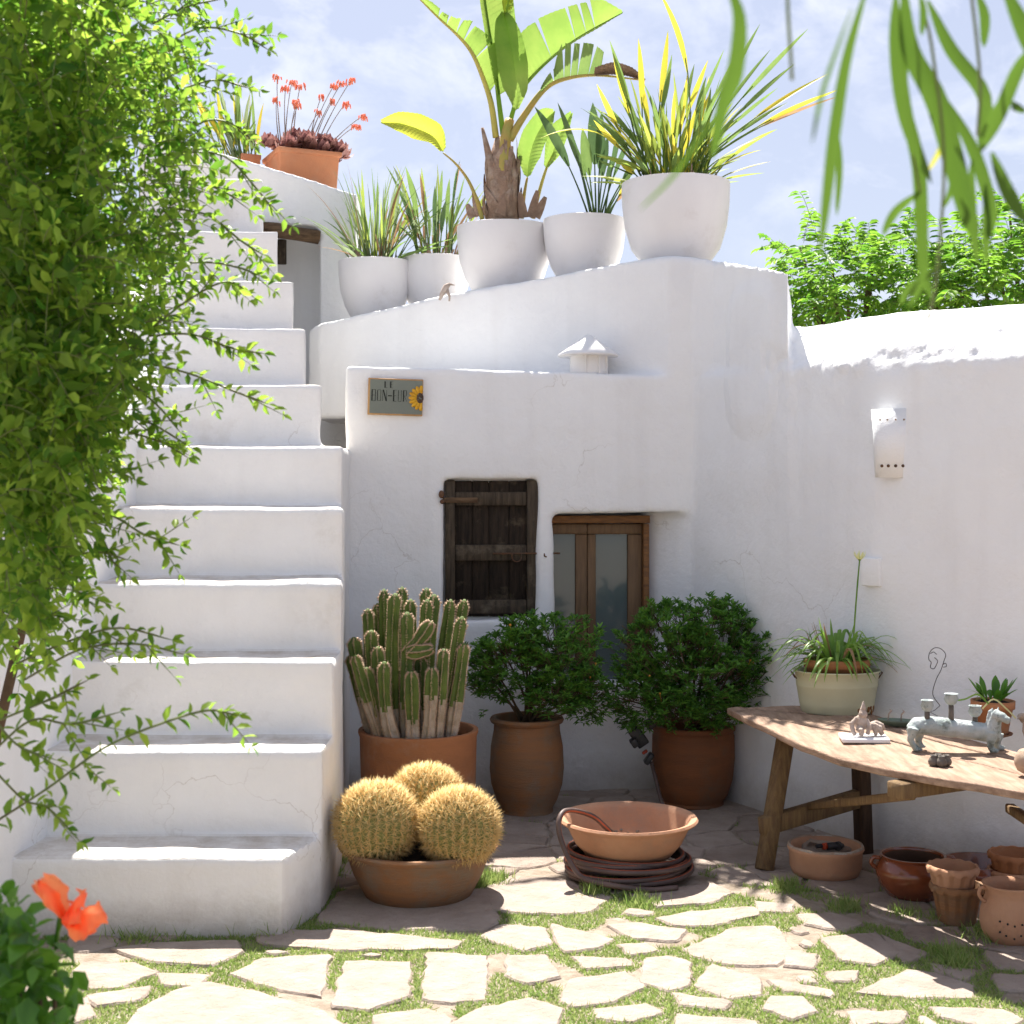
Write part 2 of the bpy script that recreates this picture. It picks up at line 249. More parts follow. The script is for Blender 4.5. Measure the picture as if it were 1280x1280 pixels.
class MB:
    def __init__(s): s.v = []; s.f = []; s.mi = []; s.cur = 0
    def add(s, vs, fs):
        b = len(s.v); s.v.extend([tuple(q) for q in vs]); s.f.extend([tuple(i + b for i in q) for q in fs]); s.mi.extend([s.cur] * len(fs)); return s
    def box(s, c, h, rot=None):
        vs = [Vector((x * h[0], y * h[1], z * h[2])) for x in (-1, 1) for y in (-1, 1) for z in (-1, 1)]
        if rot is not None: vs = [rot @ v for v in vs]
        return s.add([Vector(c) + v for v in vs], [(0, 1, 3, 2), (4, 6, 7, 5), (0, 4, 5, 1), (2, 3, 7, 6), (0, 2, 6, 4), (1, 5, 7, 3)])
    def prism(s, pts, zb, zt):
        n = len(pts); zb = zb if isinstance(zb, (list, tuple)) else [zb] * n; zt = zt if isinstance(zt, (list, tuple)) else [zt] * n
        vs = [(p[0], p[1], z) for p, z in zip(pts, zb)] + [(p[0], p[1], z) for p, z in zip(pts, zt)]
        return s.add(vs, [tuple(range(n))[::-1], tuple(range(n, 2 * n))] + [(i, (i + 1) % n, n + (i + 1) % n, n + i) for i in range(n)])
    def tube(s, pts, rad, seg=8, prof=None, cap=True, up=None):
        pts = [Vector(p) for p in pts]; n = len(pts); rad = rad if isinstance(rad, (list, tuple)) else [rad] * n
        vs = []; prev = Vector(up) if up is not None else None
        for i, p in enumerate(pts):
            t = (pts[min(i + 1, n - 1)] - pts[max(i - 1, 0)]).normalized()
            if prev is None: prev = Vector((1, 0, 0)) if abs(t.x) < .9 else Vector((0, 1, 0))
            a = (prev - t * prev.dot(t)); a = a.normalized() if a.length > 1e-6 else t.orthogonal().normalized(); prev = a; b = t.cross(a)
            for k in range(seg):
                th = 2 * math.pi * k / seg; r = rad[i] * (prof[k % len(prof)] if prof else 1)
                vs.append(p + a * math.cos(th) * r + b * math.sin(th) * r)
        fs = [(i * seg + k, i * seg + (k + 1) % seg, (i + 1) * seg + (k + 1) % seg, (i + 1) * seg + k) for i in range(n - 1) for k in range(seg)]
        if cap: fs += [tuple(range(seg))[::-1], tuple(range((n - 1) * seg, n * seg))]
        return s.add(vs, fs)
    def lathe(s, c, prof, seg=40, sx=1, sy=1, fn=None, cap0=True, cap1=False):
        vs = []
        for j, (r, z) in enumerate(prof):
            for k in range(seg):
                th = 2 * math.pi * k / seg; rr, zz = (r, z) if fn is None else fn(r, z, th, j)
                vs.append((c[0] + math.cos(th) * rr * sx, c[1] + math.sin(th) * rr * sy, c[2] + zz))
        n = len(prof)
        fs = [(j * seg + k, j * seg + (k + 1) % seg, (j + 1) * seg + (k + 1) % seg, (j + 1) * seg + k) for j in range(n - 1) for k in range(seg)]
        if cap0: fs.append(tuple(range(seg))[::-1])
        if cap1: fs.append(tuple(range((n - 1) * seg, n * seg)))
        return s.add(vs, fs)
    def ball(s, c, r, seg=12, rings=8, rot=None):
        r = r if isinstance(r, (list, tuple)) else (r, r, r); c = Vector(c); vs = [c + (rot @ Vector((0, 0, -r[2])) if rot else Vector((0, 0, -r[2])))]
        for j in range(1, rings):
            ph = -math.pi / 2 + math.pi * j / rings
            for k in range(seg):
                th = 2 * math.pi * k / seg; v = Vector((r[0] * math.cos(ph) * math.cos(th), r[1] * math.cos(ph) * math.sin(th), r[2] * math.sin(ph)))
                vs.append(c + (rot @ v if rot else v))
        v = Vector((0, 0, r[2])); vs.append(c + (rot @ v if rot else v)); T = len(vs) - 1
        fs = [(0, 1 + (k + 1) % seg, 1 + k) for k in range(seg)]
        for j in range(rings - 2):
            for k in range(seg): a = 1 + j * seg; fs.append((a + k, a + (k + 1) % seg, a + seg + (k + 1) % seg, a + seg + k))
        a = 1 + (rings - 2) * seg; fs += [(a + k, a + (k + 1) % seg, T) for k in range(seg)]
        return s.add(vs, fs)
    def me(s, name):
        me = bpy.data.meshes.new(name); me.from_pydata([tuple(v) for v in s.v], [], s.f)
        if any(s.mi): me.polygons.foreach_set('material_index', s.mi)
        return me
    def build(s, name, m, parent=None, world=True, smooth=True):
        return link(name, s.me(name), m, parent, world, smooth)

def flat(o, ang=35):          # smooth only below this angle
    me = o.data
    if hasattr(me, 'set_sharp_from_angle'): me.set_sharp_from_angle(angle=R(ang))
    return o
def bevel(o, w, seg=2, ang=40):
    bm = bmesh.new(); bm.from_mesh(o.data)
    es = [e for e in bm.edges if len(e.link_faces) == 2 and e.calc_face_angle(0) > R(ang)]
    if es: bmesh.ops.bevel(bm, geom=es, offset=w, segments=seg, profile=.5, affect='EDGES', clamp_overlap=True)
    bm.to_mesh(o.data); bm.free(); o.data.polygons.foreach_set('use_smooth', [True] * len(o.data.polygons)); flat(o, 50); return o
def remeshed(me, voxel, smooth=3, fac=.5):
    o = bpy.data.objects.new("tmp", me); C.objects.link(o)
    r = o.modifiers.new("r", 'REMESH'); r.mode = 'VOXEL'; r.voxel_size = voxel; r.use_smooth_shade = True
    if smooth:
        s = o.modifiers.new("s", 'SMOOTH'); s.iterations = smooth; s.factor = fac
    dg = bpy.context.evaluated_depsgraph_get(); dg.update()
    out = bpy.data.meshes.new_from_object(o.evaluated_get(dg)); out.materials.clear()
    bpy.data.objects.remove(o); return out
def get_np(me):
    a = np.empty(len(me.vertices) * 3, np.float32); me.vertices.foreach_get('co', a); return a.reshape(-1, 3)
def set_np(me, a): me.vertices.foreach_set('co', np.ascontiguousarray(a, np.float32).ravel()); me.update()
def vnormals(me):
    a = np.empty(len(me.vertices) * 3, np.float32); me.vertices.foreach_get('normal', a); return a.reshape(-1, 3)
def nfield(co, s, seed=0.0):
    f = mnoise.noise; return np.array([f(Vector((x * s + seed, y * s - seed, z * s + 2 * seed))) for x, y, z in co.tolist()], np.float32)
def plaster(me, amps=((1.3, .014), (4.5, .006), (13, .0022)), seed=3.1):
    co = get_np(me); no = vnormals(me); d = np.zeros(len(co), np.float32)
    for k, (s, a) in enumerate(amps): d += nfield(co, s, seed + k * 7.7) * a
    set_np(me, co + no * d[:, None]); return me
def split_mesh(me, cls):            # cls: int per polygon -> dict of meshes
    res = {}
    n = len(me.polygons); lt = np.empty(n, np.int32); me.polygons.foreach_get('loop_total', lt)
    lv = np.empty(len(me.loops), np.int32); me.loops.foreach_get('vertex_index', lv); ls = np.empty(n, np.int32); me.polygons.foreach_get('loop_start', ls)
    co = get_np(me)
    for c in np.unique(cls):
        idx = np.nonzero(cls == c)[0]; q = [lv[ls[i]:ls[i] + lt[i]] for i in idx]
        used, inv = np.unique(np.concatenate(q), return_inverse=True)
        out = []; p = 0
        for k in q: out.append(tuple(int(t) for t in inv[p:p + len(k)])); p += len(k)
        m = bpy.data.meshes.new("piece"); m.from_pydata([tuple(v) for v in co[used].tolist()], [], out); res[int(c)] = m
    return res
def poly_centres(me):
    n = len(me.polygons); c = np.empty(n * 3, np.float32); me.polygons.foreach_get('center', c); no = np.empty(n * 3, np.float32); me.polygons.foreach_get('normal', no)
    return c.reshape(-1, 3), no.reshape(-1, 3)
def mesh_np(name, V, Fq):           # V (n,3), Fq (m,k)
    me = bpy.data.meshes.new(name); V = np.ascontiguousarray(V, np.float32); Fq = np.ascontiguousarray(Fq, np.int32); k = Fq.shape[1]
    me.vertices.add(len(V)); me.vertices.foreach_set('co', V.ravel()); me.loops.add(Fq.size); me.loops.foreach_set('vertex_index', Fq.ravel())
    me.polygons.add(len(Fq)); me.polygons.foreach_set('loop_start', np.arange(len(Fq), dtype=np.int32) * k)
    me.update(calc_edges=True); me.validate(); return me
def scatter(name, tv, tf, pos, X, Y, Z, sc):   # template verts in (x,y,z); per-copy axes and scale (n,) or (n,3)
    tv = np.asarray(tv, np.float32); tf = np.asarray(tf, np.int32); pos = np.asarray(pos, np.float32); n = len(pos)
    sc = np.asarray(sc, np.float32); sc = np.repeat(sc[:, None], 3, 1) if sc.ndim == 1 else sc
    A = np.stack([X, Y, Z], 1) * sc[:, :, None]
    V = np.einsum('vk,nkj->nvj', tv, A) + pos[:, None, :]
    Fq = tf[None] + (np.arange(n) * len(tv))[:, None, None]
    return mesh_np(name, V.reshape(-1, 3), Fq.reshape(-1, tf.shape[1]))
def unit(a): return a / np.maximum(np.linalg.norm(a, axis=1, keepdims=True), 1e-6)
def frames(D, up=None, roll=None):    # D: leaf direction (n,3) -> X side, Y = D, Z normal
    D = unit(np.asarray(D, float)); n = len(D); U = np.tile([0, 0, 1.], (n, 1)) if up is None else up
    U = U + np.random.normal(0, .25 if roll is None else roll, (n, 3)); X = unit(np.cross(D, U)); Z = np.cross(X, D); return X, D, Z
LEAF_V = [(0, 0, 0), (.5, .35, .10), (0, .38, -.02), (-.5, .35, .10), (.34, .72, .07), (0, .75, -.04), (-.34, .72, .07), (0, 1, -.12)]
LEAF_F = [(0, 1, 2), (0, 2, 3), (1, 4, 5), (1, 5, 2), (2, 5, 6), (2, 6, 3), (4, 7, 5), (5, 7, 6)]
BLADE_V = [(-.5, 0, 0), (.5, 0, 0), (-.35, .55, .08), (.35, .55, .08), (0, 1, .3)]
BLADE_F = [(0, 1, 3), (0, 3, 2), (2, 3, 4)]
CONE_V = [(.5, 0, 0), (-.25, 0, .43), (-.25, 0, -.43), (0, 1, 0)]
CONE_F = [(0, 1, 3), (1, 2, 3), (2, 0, 3)]
def strap(pts, widths, side=None, fold=.25, mb=None):   # leaf blade along pts; 3 verts across
    mb = mb or MB(); pts = [Vector(p) for p in pts]; n = len(pts); vs = []
    for i, p in enumerate(pts):
        t = (pts[min(i + 1, n - 1)] - pts[max(i - 1, 0)]).normalized()
        s = Vector(side) if side is not None else Vector((1, 0, 0)); s = (s - t * s.dot(t)); s = s.normalized() if s.length > 1e-4 else t.orthogonal().normalized(); nn = s.cross(t)
        w = widths[i] / 2; vs += [p - s * w + nn * w * fold, p, p + s * w + nn * w * fold]
    fs = []
    for i in range(n - 1):
        a = i * 3; fs += [(a, a + 1, a + 4, a + 3), (a + 1, a + 2, a + 5, a + 4)]
    return mb.add(vs, fs)
def bez(a, b, c, n): return [Vector(a) * (1 - t) ** 2 + Vector(b) * 2 * t * (1 - t) + Vector(c) * t * t for t in [i / n for i in range(n + 1)]]
def rnd(a, b): return random.uniform(a, b)
# ============================================================ THE HOUSE AND GARDEN WALL (one plastered mass, split where one becomes the other)
A_ = Vector((-.795, 6.80)); B_ = Vector((.87, 6.95)); E_ = (B_ - A_).normalized(); N_ = Vector((-E_.y, E_.x))
def front(px, off=0.0):
    k = (px - 640) / F; p0 = A_ + N_ * off      # ray x = k*y meets the wall line
    t = (k * p0.y - p0.x) / (E_.x - k * E_.y); return p0 + E_ * t
def zf(px, py, off=0.0): return HC - (py - HY) * front(px, off).y / F
b = MB()
def slab(x0, x1, zb, zt, o0=0.0, o1=1.0):
    p = [front(x0, o0), front(x1, o0), front(x1) + N_ * o1, front(x0) + N_ * o1]
    zt = zt if isinstance(zt, (list, tuple)) else [zt] * 4
    b.prism(p, zb, zt)
def ztop(px): return 2.062 - (px - 430) / 435 * .045
T4 = lambda a, c: [ztop(a), ztop(c), ztop(c), ztop(a)]
# lower block with its two openings
slab(431, 554, -.2, T4(431, 554)); slab(550, 676, zf(610, 598), T4(550, 676)); slab(550, 676, -.2, zf(610, 776)); slab(550, 676, -.2, 2.0, .075)
slab(673, 690, -.2, T4(673, 690)); slab(684, 868, zf(780, 642), T4(684, 868)); slab(684, 826, -.2, zf(760, 856)); slab(684, 826, -.2, 2.0, .30)
b.prism([(-.79, 6.9), (.6, 7.28), (.6, 7.7), (-.79, 7.7)], 1.75, [2.06, 2.03, 2.03, 2.06])
# shelf level behind the block front
b.prism([(-.8, 7.5), (.8, 7.5), (.8, 8.4), (-.8, 8.4)], -.2, [2.05, 2.01, 2.01, 2.05])
# upper tier: a curved parapet rising to the right, then coming flush with the lower face
TR = [(387, 7.95, 412), (400, 7.86, 404), (432, 7.78, 396), (500, 7.66, 381), (560, 7.55, 368), (640, 7.38, 353), (700, 7.26, 341), (760, 7.13, 330), (806, 7.03, 324), (836, 6.945, 320)]
TR2 = [(836, 6.945, 320), (866, 6.93, 321), (892, 6.84, 325), (930, 6.60, 329), (962, 6.42, 333), (987, 6.28, 337)]
def tier(L_, dx, dy):
    fr = [W(p, y, d) for p, d, y in L_]; bk = [Vector((v.x + dx, v.y + dy, v.z)) for v in fr]
    for i in range(len(fr) - 1):
        q = [fr[i], fr[i + 1], bk[i + 1], bk[i]]; b.prism([(v.x, v.y) for v in q], 1.85, [v.z for v in q])
tier(TR, .25, 2.6); 
fr = [W(p, y, d) for p, d, y in TR2]
for i in range(len(fr) - 1):
    p, q = fr[i], fr[i + 1]; n_ = Vector((q.y - p.y, p.x - q.x)).normalized() * -1; n_ = Vector((.195, .98))
    zb = zf(780, 642) + .002 if i == 0 else -.2
    b.prism([(p.x, p.y), (q.x, q.y), (q.x + n_.x * .4, q.y + n_.y * .4), (p.x + n_.x * .5, p.y + n_.y * .9)], zb, [p.z, q.z, q.z - .02, p.z - .02])
# garden wall: section swept along its curve, with a leaning rounded cap
GW = [(800, 7.14), (835, 7.03), (866, 6.93), (918, 6.63), (960, 6.42), (1000, 6.22), (1045, 6.01), (1090, 5.82), (1145, 5.65), (1197, 5.50), (1280, 5.30), (1400, 5.03), (1600, 4.70), (1900, 4.3)]
gp = [Vector(((p - 640) / F * d, d)) for p, d in GW]
secs = []
for i, p in enumerate(gp):
    t = (gp[min(i + 1, len(gp) - 1)] - gp[max(i - 1, 0)]).normalized(); n = Vector((-t.y, t.x)); n = n if n.y > 0 else -n
    hz = 2.0 - .008 * max(0, i - 5)
    sec = [(0, -.2), (-.005, .5), (.0, 1.2), (.01, hz), (.045, hz + .06), (.13, hz + .15), (.24, hz + .215), (.36, hz + .245), (.48, hz + .21), (.56, hz + .1), (.58, -.2)]
    secs.append([(p.x + n.x * o, p.y + n.y * o, z) for o, z in sec])
k = len(secs[0]); vs = [v for s in secs for v in s]
fs = [(i * k + j, (i + 1) * k + j, (i + 1) * k + (j + 1) % k, i * k + (j + 1) % k) for i in range(len(secs) - 1) for j in range(k)]
fs += [tuple(range(k)), tuple(range((len(secs) - 1) * k, len(secs) * k))[::-1]]
b.add(vs, fs)
me = b.me("mass"); bm = bmesh.new(); bm.from_mesh(me); bmesh.ops.recalc_face_normals(bm, faces=bm.faces); bm.to_mesh(me); bm.free()
me = remeshed(me, .0165, 4, .5)
plaster(me, ((1.1, .017), (3.8, .007), (12, .0022)))
co = get_np(me); no = vnormals(me)     # rough broken plaster lip under the cap of the garden wall
msk = np.clip(1 - np.abs(co[:, 2] - 2.02) / .13, 0, 1) * (co[:, 0] > 1.15)
idx = np.nonzero(msk > 0)[0]
dn = nfield(co[idx], 8.0, 4.4) * .028 + nfield(co[idx], 30.0, 1.4) * .009
co[idx] += no[idx] * (dn * msk[idx])[:, None]; set_np(me, co)
co = get_np(me); no = vnormals(me); cx_, cy_ = W(938, 0, 6.53).x, 6.53     # soft swelling of the high corner
al = (co[:, 0] - cx_) * .77 - (co[:, 1] - cy_) * .64; rr_ = (np.abs(al) / .19) ** 3 + (np.abs(co[:, 2] - 2.12) / np.where(co[:, 2] > 2.12, .31, .42)) ** 3
ffm = (np.abs((co[:, 0] - cx_) * .64 + (co[:, 1] - cy_) * .77) < .2) & (no[:, 1] < -.2)
co += no * (np.clip((1.1 - rr_) * 1.6, 0, 1) * .017 * ffm)[:, None]; set_np(me, co)
pc, pn = poly_centres(me)
cut = pc[:, 0] + .12 * (pc[:, 1] - 6.2) > 1.262
cls = cut.astype(int)
pieces = split_mesh(me, cls)
house = thing("white_house", "whitewashed two-level house front with wooden hatch, small window and potted plants along its terrace", "house", (0, 7.0, 0))
link("wall", pieces[0], M['wash'], house)
gwall = link("garden_wall", pieces[1], M['wash'])
tag(gwall, "curving whitewashed garden wall with rough rounded sunlit top behind the wooden table", "wall")

# high parapet at the head of the stairs, with the doorway under a timber lintel
b = MB(); DU = 8.42
def up(x0, x1, y0, y1, zb, o0=0, o1=.35):
    p, q = W(x0, y0, DU + o0), W(x1, y1, DU + o0); b.prism([(p.x, p.y), (q.x, q.y), (q.x, DU + o1), (p.x, DU + o1)], zb, [p.z, q.z, q.z, p.z])
TOPY = [(60, 168), (190, 173), (260, 186), (329, 206), (398, 227), (446, 243)]
def ty(x):
    for (a, ya), (c, yc) in zip(TOPY, TOPY[1:]):
        if a <= x <= c: return ya + (yc - ya) * (x - a) / (c - a)
    return TOPY[-1][1]
for a, c in ((172, 190), (190, 260), (260, 330)): up(a, c, ty(a), ty(c), .8)
for a, c in ((330, 398),): up(a, c, ty(a), ty(c), W(0, 284, DU).z)
up(398, 446, ty(398), ty(446), .8)
b.prism([(-1.9, DU + .33), (-1.06, DU + .33), (-1.10, DU + 1.0), (-1.9, DU + 1.0)], .8, 3.20)
me = b.me("p"); me = remeshed(me, .02, 4, .5); plaster(me, ((1.3, .012), (4.5, .005), (12, .002)), 9)
link("parapet", me, M['wash'], house)
b = MB(); pts = [W(322, 284, DU + .03), W(345, 287, DU + .0), (W(372, 292, DU - .02)), W(399, 296, DU + .02)]
b.tube(pts, [.042, .046, .04, .043], 10, [1, .9, 1.05, .88, 1.02, .92, 1.0, .86, 1.06, .93]); lint = b.build("lintel", M['lintel'], house)
b = MB(); b.tube([W(352, 300, DU + .2), W(352, 330, DU + .2)], .03, 8); b.build("door_post", M['oldwood'], house)

# wooden hatch: planks, stiles, rails, bolt
hx0, hx1 = front(556, .045), front(672.5, .045)
hatch = bpy.data.objects.new("hatch", None); C.objects.link(hatch); hatch.parent = house
tag(hatch, "dark weathered plank hatch with iron bolt")
hatch.location = Vector((hx0.x, hx0.y, zf(556, 772))) - wpos(house)
def hbox(name, x0, x1, y0, y1, off, th, m, bv=.003, jig=.0):
    p, q = front(x0, off), front(x1, off); c = (p + q) / 2; z0, z1 = zf(x0, y1), zf(x0, y0)
    mb = MB(); mb.box((c.x, c.y, (z0 + z1) / 2), ((q - p).length / 2, th / 2, (z1 - z0) / 2), Matrix.Rotation(math.atan2(E_.y, E_.x) + jig, 3, 'Z'))
    o = mb.build(name, m, hatch, smooth=False); bevel(o, bv, 1)
    return o
hbox('backing', 557, 672, 601, 772, .068, .006, M['oldwood'], .001)
e = [566, 590, 611, 636, 660]
for i in range(4): hbox("plank", e[i] + .35, e[i + 1] - .35, 601, 772, .055 + .003 * (i % 2), .016, M['plank'])
hbox("stile", 556.5, 568.5, 600, 772, .038, .034, M['oldwood'], .004, .012); hbox("stile", 658.5, 672, 600, 773, .038, .034, M['oldwood'], .004)
for y0, y1 in ((615, 632), (681.5, 701.5), (751, 768)): hbox("rail", 569.2, 657.8, y0, y1, .036, .028, M['oldwood'], .004)
hbox("hinge_strap", 551, 597, 622, 628.5, .017, .010, M['lintel'], .002)
mb = MB(); p = front(616, .012); q = front(700, .012); zz = zf(640, 692)
mb.tube([(p.x, p.y, zz), (q.x, q.y, zz)], .0042, 8)
pp = front(646, .006); mb.tube([(pp.x + .024 * math.cos(a), pp.y - .006, zz - .012 + .028 * math.sin(a)) for a in [R(150 + 24 * i) for i in range(11)]], .003, 6)
q = front(680, 0); mb.tube([(q.x, q.y - .004, zz + .012), (q.x + .002, q.y - .014, zz - .012), (q.x + .012, q.y - .012, zz - .016)], .004, 6)
mb.build("bolt", M['iron'], hatch)
p = front(552, -.004); mb = MB(); mb.ball((p.x, p.y - .012, zf(552, 618)), (.014, .012, .02), 8, 6); mb.ball((p.x + .004, p.y - .01, zf(552, 627)), .012, 8, 6); mb.build("hinge_knuckle", M['iron'], hatch)

# window: frame, sashes, panes
win = bpy.data.objects.new("window", None); C.objects.link(win); win.parent = house
win.location = Vector((front(750).x, front(750).y, zf(750, 856))) - wpos(house)
def wbox(name, x0, x1, y0, y1, off, th, m, bv=.003):
    p, q = front(x0, off), front(x1, off); c = (p + q) / 2; z0, z1 = zf(x0, y1, off), zf(x0, y0, off)
    mb = MB(); mb.box((c.x, c.y, (z0 + z1) / 2), ((q - p).length / 2, th / 2, (z1 - z0) / 2), Matrix.Rotation(math.atan2(E_.y, E_.x), 3, 'Z'))
    o = mb.build(name, m, win, smooth=False)
    if bv: bevel(o, bv, 1)
    return o
wbox("frame", 672, 811, 644.5, 654, .13, .07, M['framehot']); wbox("frame", 803, 810, 654.6, 862, .13, .07, M['framehot'])
for y0, y1 in ((655, 667.5), (853, 864)):
    wbox("sash", 672, 733, y0, y1, .15, .04, M['frame']); wbox("sash", 733.8, 801.5, y0, y1, .15, .04, M['frame'])
for x0, x1 in ((719, 733), (733.8, 744), (784, 801.5), (672, 682)): wbox("sash", x0, x1, 668, 852.5, .15, .04, M['frame'])
wbox("pane", 682.3, 718.7, 667.7, 852.3, .152, .006, M['glass'], 0); wbox("pane", 744.3, 783.7, 667.7, 852.3, .152, .006, M['glass'], 0)

# sign with half a sunflower
sg = thing("house_sign", "small sage ceramic sign with black lettering and half a sunflower on the white wall", "sign", (0, 0, 0))
c = front(494, -.004); sg.location = (c.x, c.y, zf(494, 496)); sg.rotation_euler = (0, R(1.6), math.atan2(E_.y, E_.x))
S = 6.82 / F
def px2(x, y): return ((x - 494) * S, -(y - 495.5) * S)
def sbox(name, x0, y0, x1, y1, yo, th, m, bv=0):
    a, bq = px2(x0, y0), px2(x1, y1); mb = MB(); mb.box(((a[0] + bq[0]) / 2, yo - th / 2, (a[1] + bq[1]) / 2), (abs(bq[0] - a[0]) / 2, th / 2, abs(bq[1] - a[1]) / 2))
    o = mb.build(name, m, sg, world=False, smooth=False); 
    if bv: bevel(o, bv, 2)
    return o
sbox("backing", 460, 473, 528.5, 519, 0.0, .016, M['signedge'], .003); sbox("face", 462.5, 475, 527.6, 517, -.0163, .002, M['signgrey'])
def letter(segs):
    mb = MB()
    for x0, y0, x1, y1, w in segs:
        a, bq = Vector(px2(x0, y0)), Vector(px2(x1, y1)); d = bq - a; m_ = (a + bq) / 2; ang = math.atan2(d.y, d.x)
        mb.box((m_.x, -.0192, m_.y), (max(d.length / 2, w * S / 2), .0006, w * S / 2), Matrix.Rotation(-ang, 3, 'Y'))
    mb.build("letter", M['ink'], sg, world=False, smooth=False)
t0, t1 = 477, 485; u0, u1 = 487.5, 501.5; h = .35
letter([(481, t0, 481, t1, 1.6), (481, t1 - .2, 484, t1 - .2, h)])                                      # L
letter([(488, t0, 488, t1, 1.6), (488, t0 + .2, 491, t0 + .2, h), (488, 481, 490.3, 481, h), (488, t1 - .2, 491, t1 - .2, h)])   # E
letter([(465.2, u0, 465.2, u1, 1.6), (465, u0, 469, u0, h), (465, 494.5, 469, 494.5, h), (465, u1, 469, u1, h), (469.3, u0, 469.3, u1, .8)])   # B
letter([(472, u0 + .6, 472, u1 - .6, .9), (476, u0 + .6, 476, u1 - .6, .6), (472, u0 + .2, 476, u0 + .2, h), (472, u1 - .2, 476, u1 - .2, h)])   # O
letter([(478.4, u0, 478.4, u1, .4), (479, u0, 483, u1, 1.5), (483.3, u0, 483.3, u1, .4)])                # N
letter([(485, 494.8, 490, 494.8, 1.3)])                                                               # hyphen
letter([(492, u0, 492, u1, 1.7), (492, u0, 495.6, u0, h), (492, 494.5, 495, 494.5, h), (492, u1, 495.6, u1, h)])      # E
letter([(497.8, u0, 497.8, u1 - .5, .7), (501.4, u0, 501.4, u1 - .5, .5), (497.8, u1, 501.4, u1, h)])         # U
letter([(504.3, u0, 504.3, u1, 1.5), (504.3, u0, 507.6, u0, h), (507.8, u0, 507.8, 494.5, .7), (504.3, 494.5, 507.6, 494.5, h), (505.5, 494.8, 508.5, u1, .35)])  # R
fx, fy = 526.5, 496.5
for i in range(9):
    a = R(92 + i * 22); mb = MB(); n = 8; pts = []
    ca, sa = math.cos(a), math.sin(a); cc = Vector((fx + ca * 10.6, fy - sa * 10.6)); vs = []
    for k in range(12):
        th = 2 * math.pi * k / 12; u = math.cos(th) * 5.4; v = math.sin(th) * 2.3 * (1 - .25 * math.cos(th) * -1); x, y = cc.x + u * ca - v * sa, cc.y - (u * sa + v * ca)
        x = min(x, 528.3); q = px2(x, y); vs.append((q[0], -.0187, q[1]))
    vs2 = [(p[0], -.0222, p[2]) for p in vs]; mb.add(vs + vs2, [tuple(range(12, 24))] + [(k, (k + 1) % 12, 12 + (k + 1) % 12, 12 + k) for k in range(12)]); mb.build("petal", M['petal_y'], sg, world=False)
mb = MB(); q = px2(524.8, fy); mb.ball((q[0], -.020, q[1]), (4.6 * S, .006, 7.2 * S), 16, 10); mb.build("flower_heart", M['sunheart'], sg, world=False)
for i in range(10):
    a = rnd(0, 6.28); rr = rnd(0, 4.2); mb = MB(); q = px2(524.8 + math.cos(a) * rr * .8, fy + math.sin(a) * rr * 1.4); mb.ball((q[0], -.0265, q[1]), .0022, 6, 4); mb.build("seed", M['signgrey'], sg, world=False)

# ============================================================ STAIRCASE
SD = [4.69 * (1 + .058 * (n - 1)) for n in range(1, 12)]
SY = [1072, 939, 826, 728, 635, 557, 481, 409, 350, 287, 222]
SZ = [HC - (y - HY) * d / F for y, d in zip(SY, SD)]; SZ[0] = .262
SXR = [352, 402, 418, 426, 428, 428, 403, 384, 369, 350, 330]
b = MB()
for i in range(11):
    d = SD[i]; X_ = lambda px, dd: (px - 640) / F * dd
    jl = 0.0 if i else -.25
    right = [(X_(SXR[j], SD[j] + (.012 if j > i else 0)), SD[j] + (.012 if j > i else 0)) for j in range(i, 6 if i < 6 else 11)]
    right += [(X_(438, 6.86), 6.86)] if i < 6 else [(X_(322, 8.45), 8.45)]
    zt = [SZ[i] + rnd(-.004, .004)] + [SZ[i] + rnd(-.004, .004) for _ in right] + [SZ[i]]
    b.prism([(-1.78 + jl, d + rnd(-.006, .006))] + right + [(-1.78 + jl, right[-1][1])], -.2, zt)
b.prism([(-1.78, 6.2), (-.78, 6.25), (-.82, 6.86), (-.79, 6.9), (-.79, 8.9), (-1.78, 8.9)], -.2, 1.655)
me = b.me("s"); me = remeshed(me, .0155, 4, .5); plaster(me, ((1.5, .010), (5, .0055), (15, .0025)), 5.5)
pc, pn = poly_centres(me)
cls = np.zeros(len(pc), int)
for n in range(11):
    z0 = SZ[n - 1] if n else -.5
    cls[(pc[:, 2] > z0 + .012)] = n + 1
for n in range(11): cls[(np.abs(pc[:, 2] - SZ[n]) < .03) & (pc[:, 1] > SD[n] - .05) & (pn[:, 2] > .5)] = n + 1
side = (pn[:, 0] > .72) & (cls <= 6); cls[side] = 0; cls[pc[:, 2] < 0.0] = 0
cls[(pc[:, 1] > 6.6) & (pc[:, 2] < 1.75)] = 0
stairs = thing("staircase", "broad whitewashed plaster staircase climbing beside the house to the terrace", "staircase", (-1.15, 4.69, 0))
for c, m in split_mesh(me, cls).items(): link("flank" if c == 0 else "step", m, M['stepwash'], stairs)

# left boundary wall of the stairs
b = MB(); b.prism([(-2.0, 3.6), (-1.70, 3.6), (-1.655, 4.7), (-1.60, 5.5), (-1.60, 8.0), (-2.0, 8.0)], -.2, [1.3, 1.3, 1.35, 1.58, 2.7, 2.7])
me = remeshed(b.me("l"), .03, 4, .5); plaster(me, ((1.3, .014), (4.5, .006), (13, .0022)), 12)
o = link("side_wall", me, M['wash']); tag(o, "tall whitewashed wall left of the stairs, half hidden by the climbing vine", "wall")

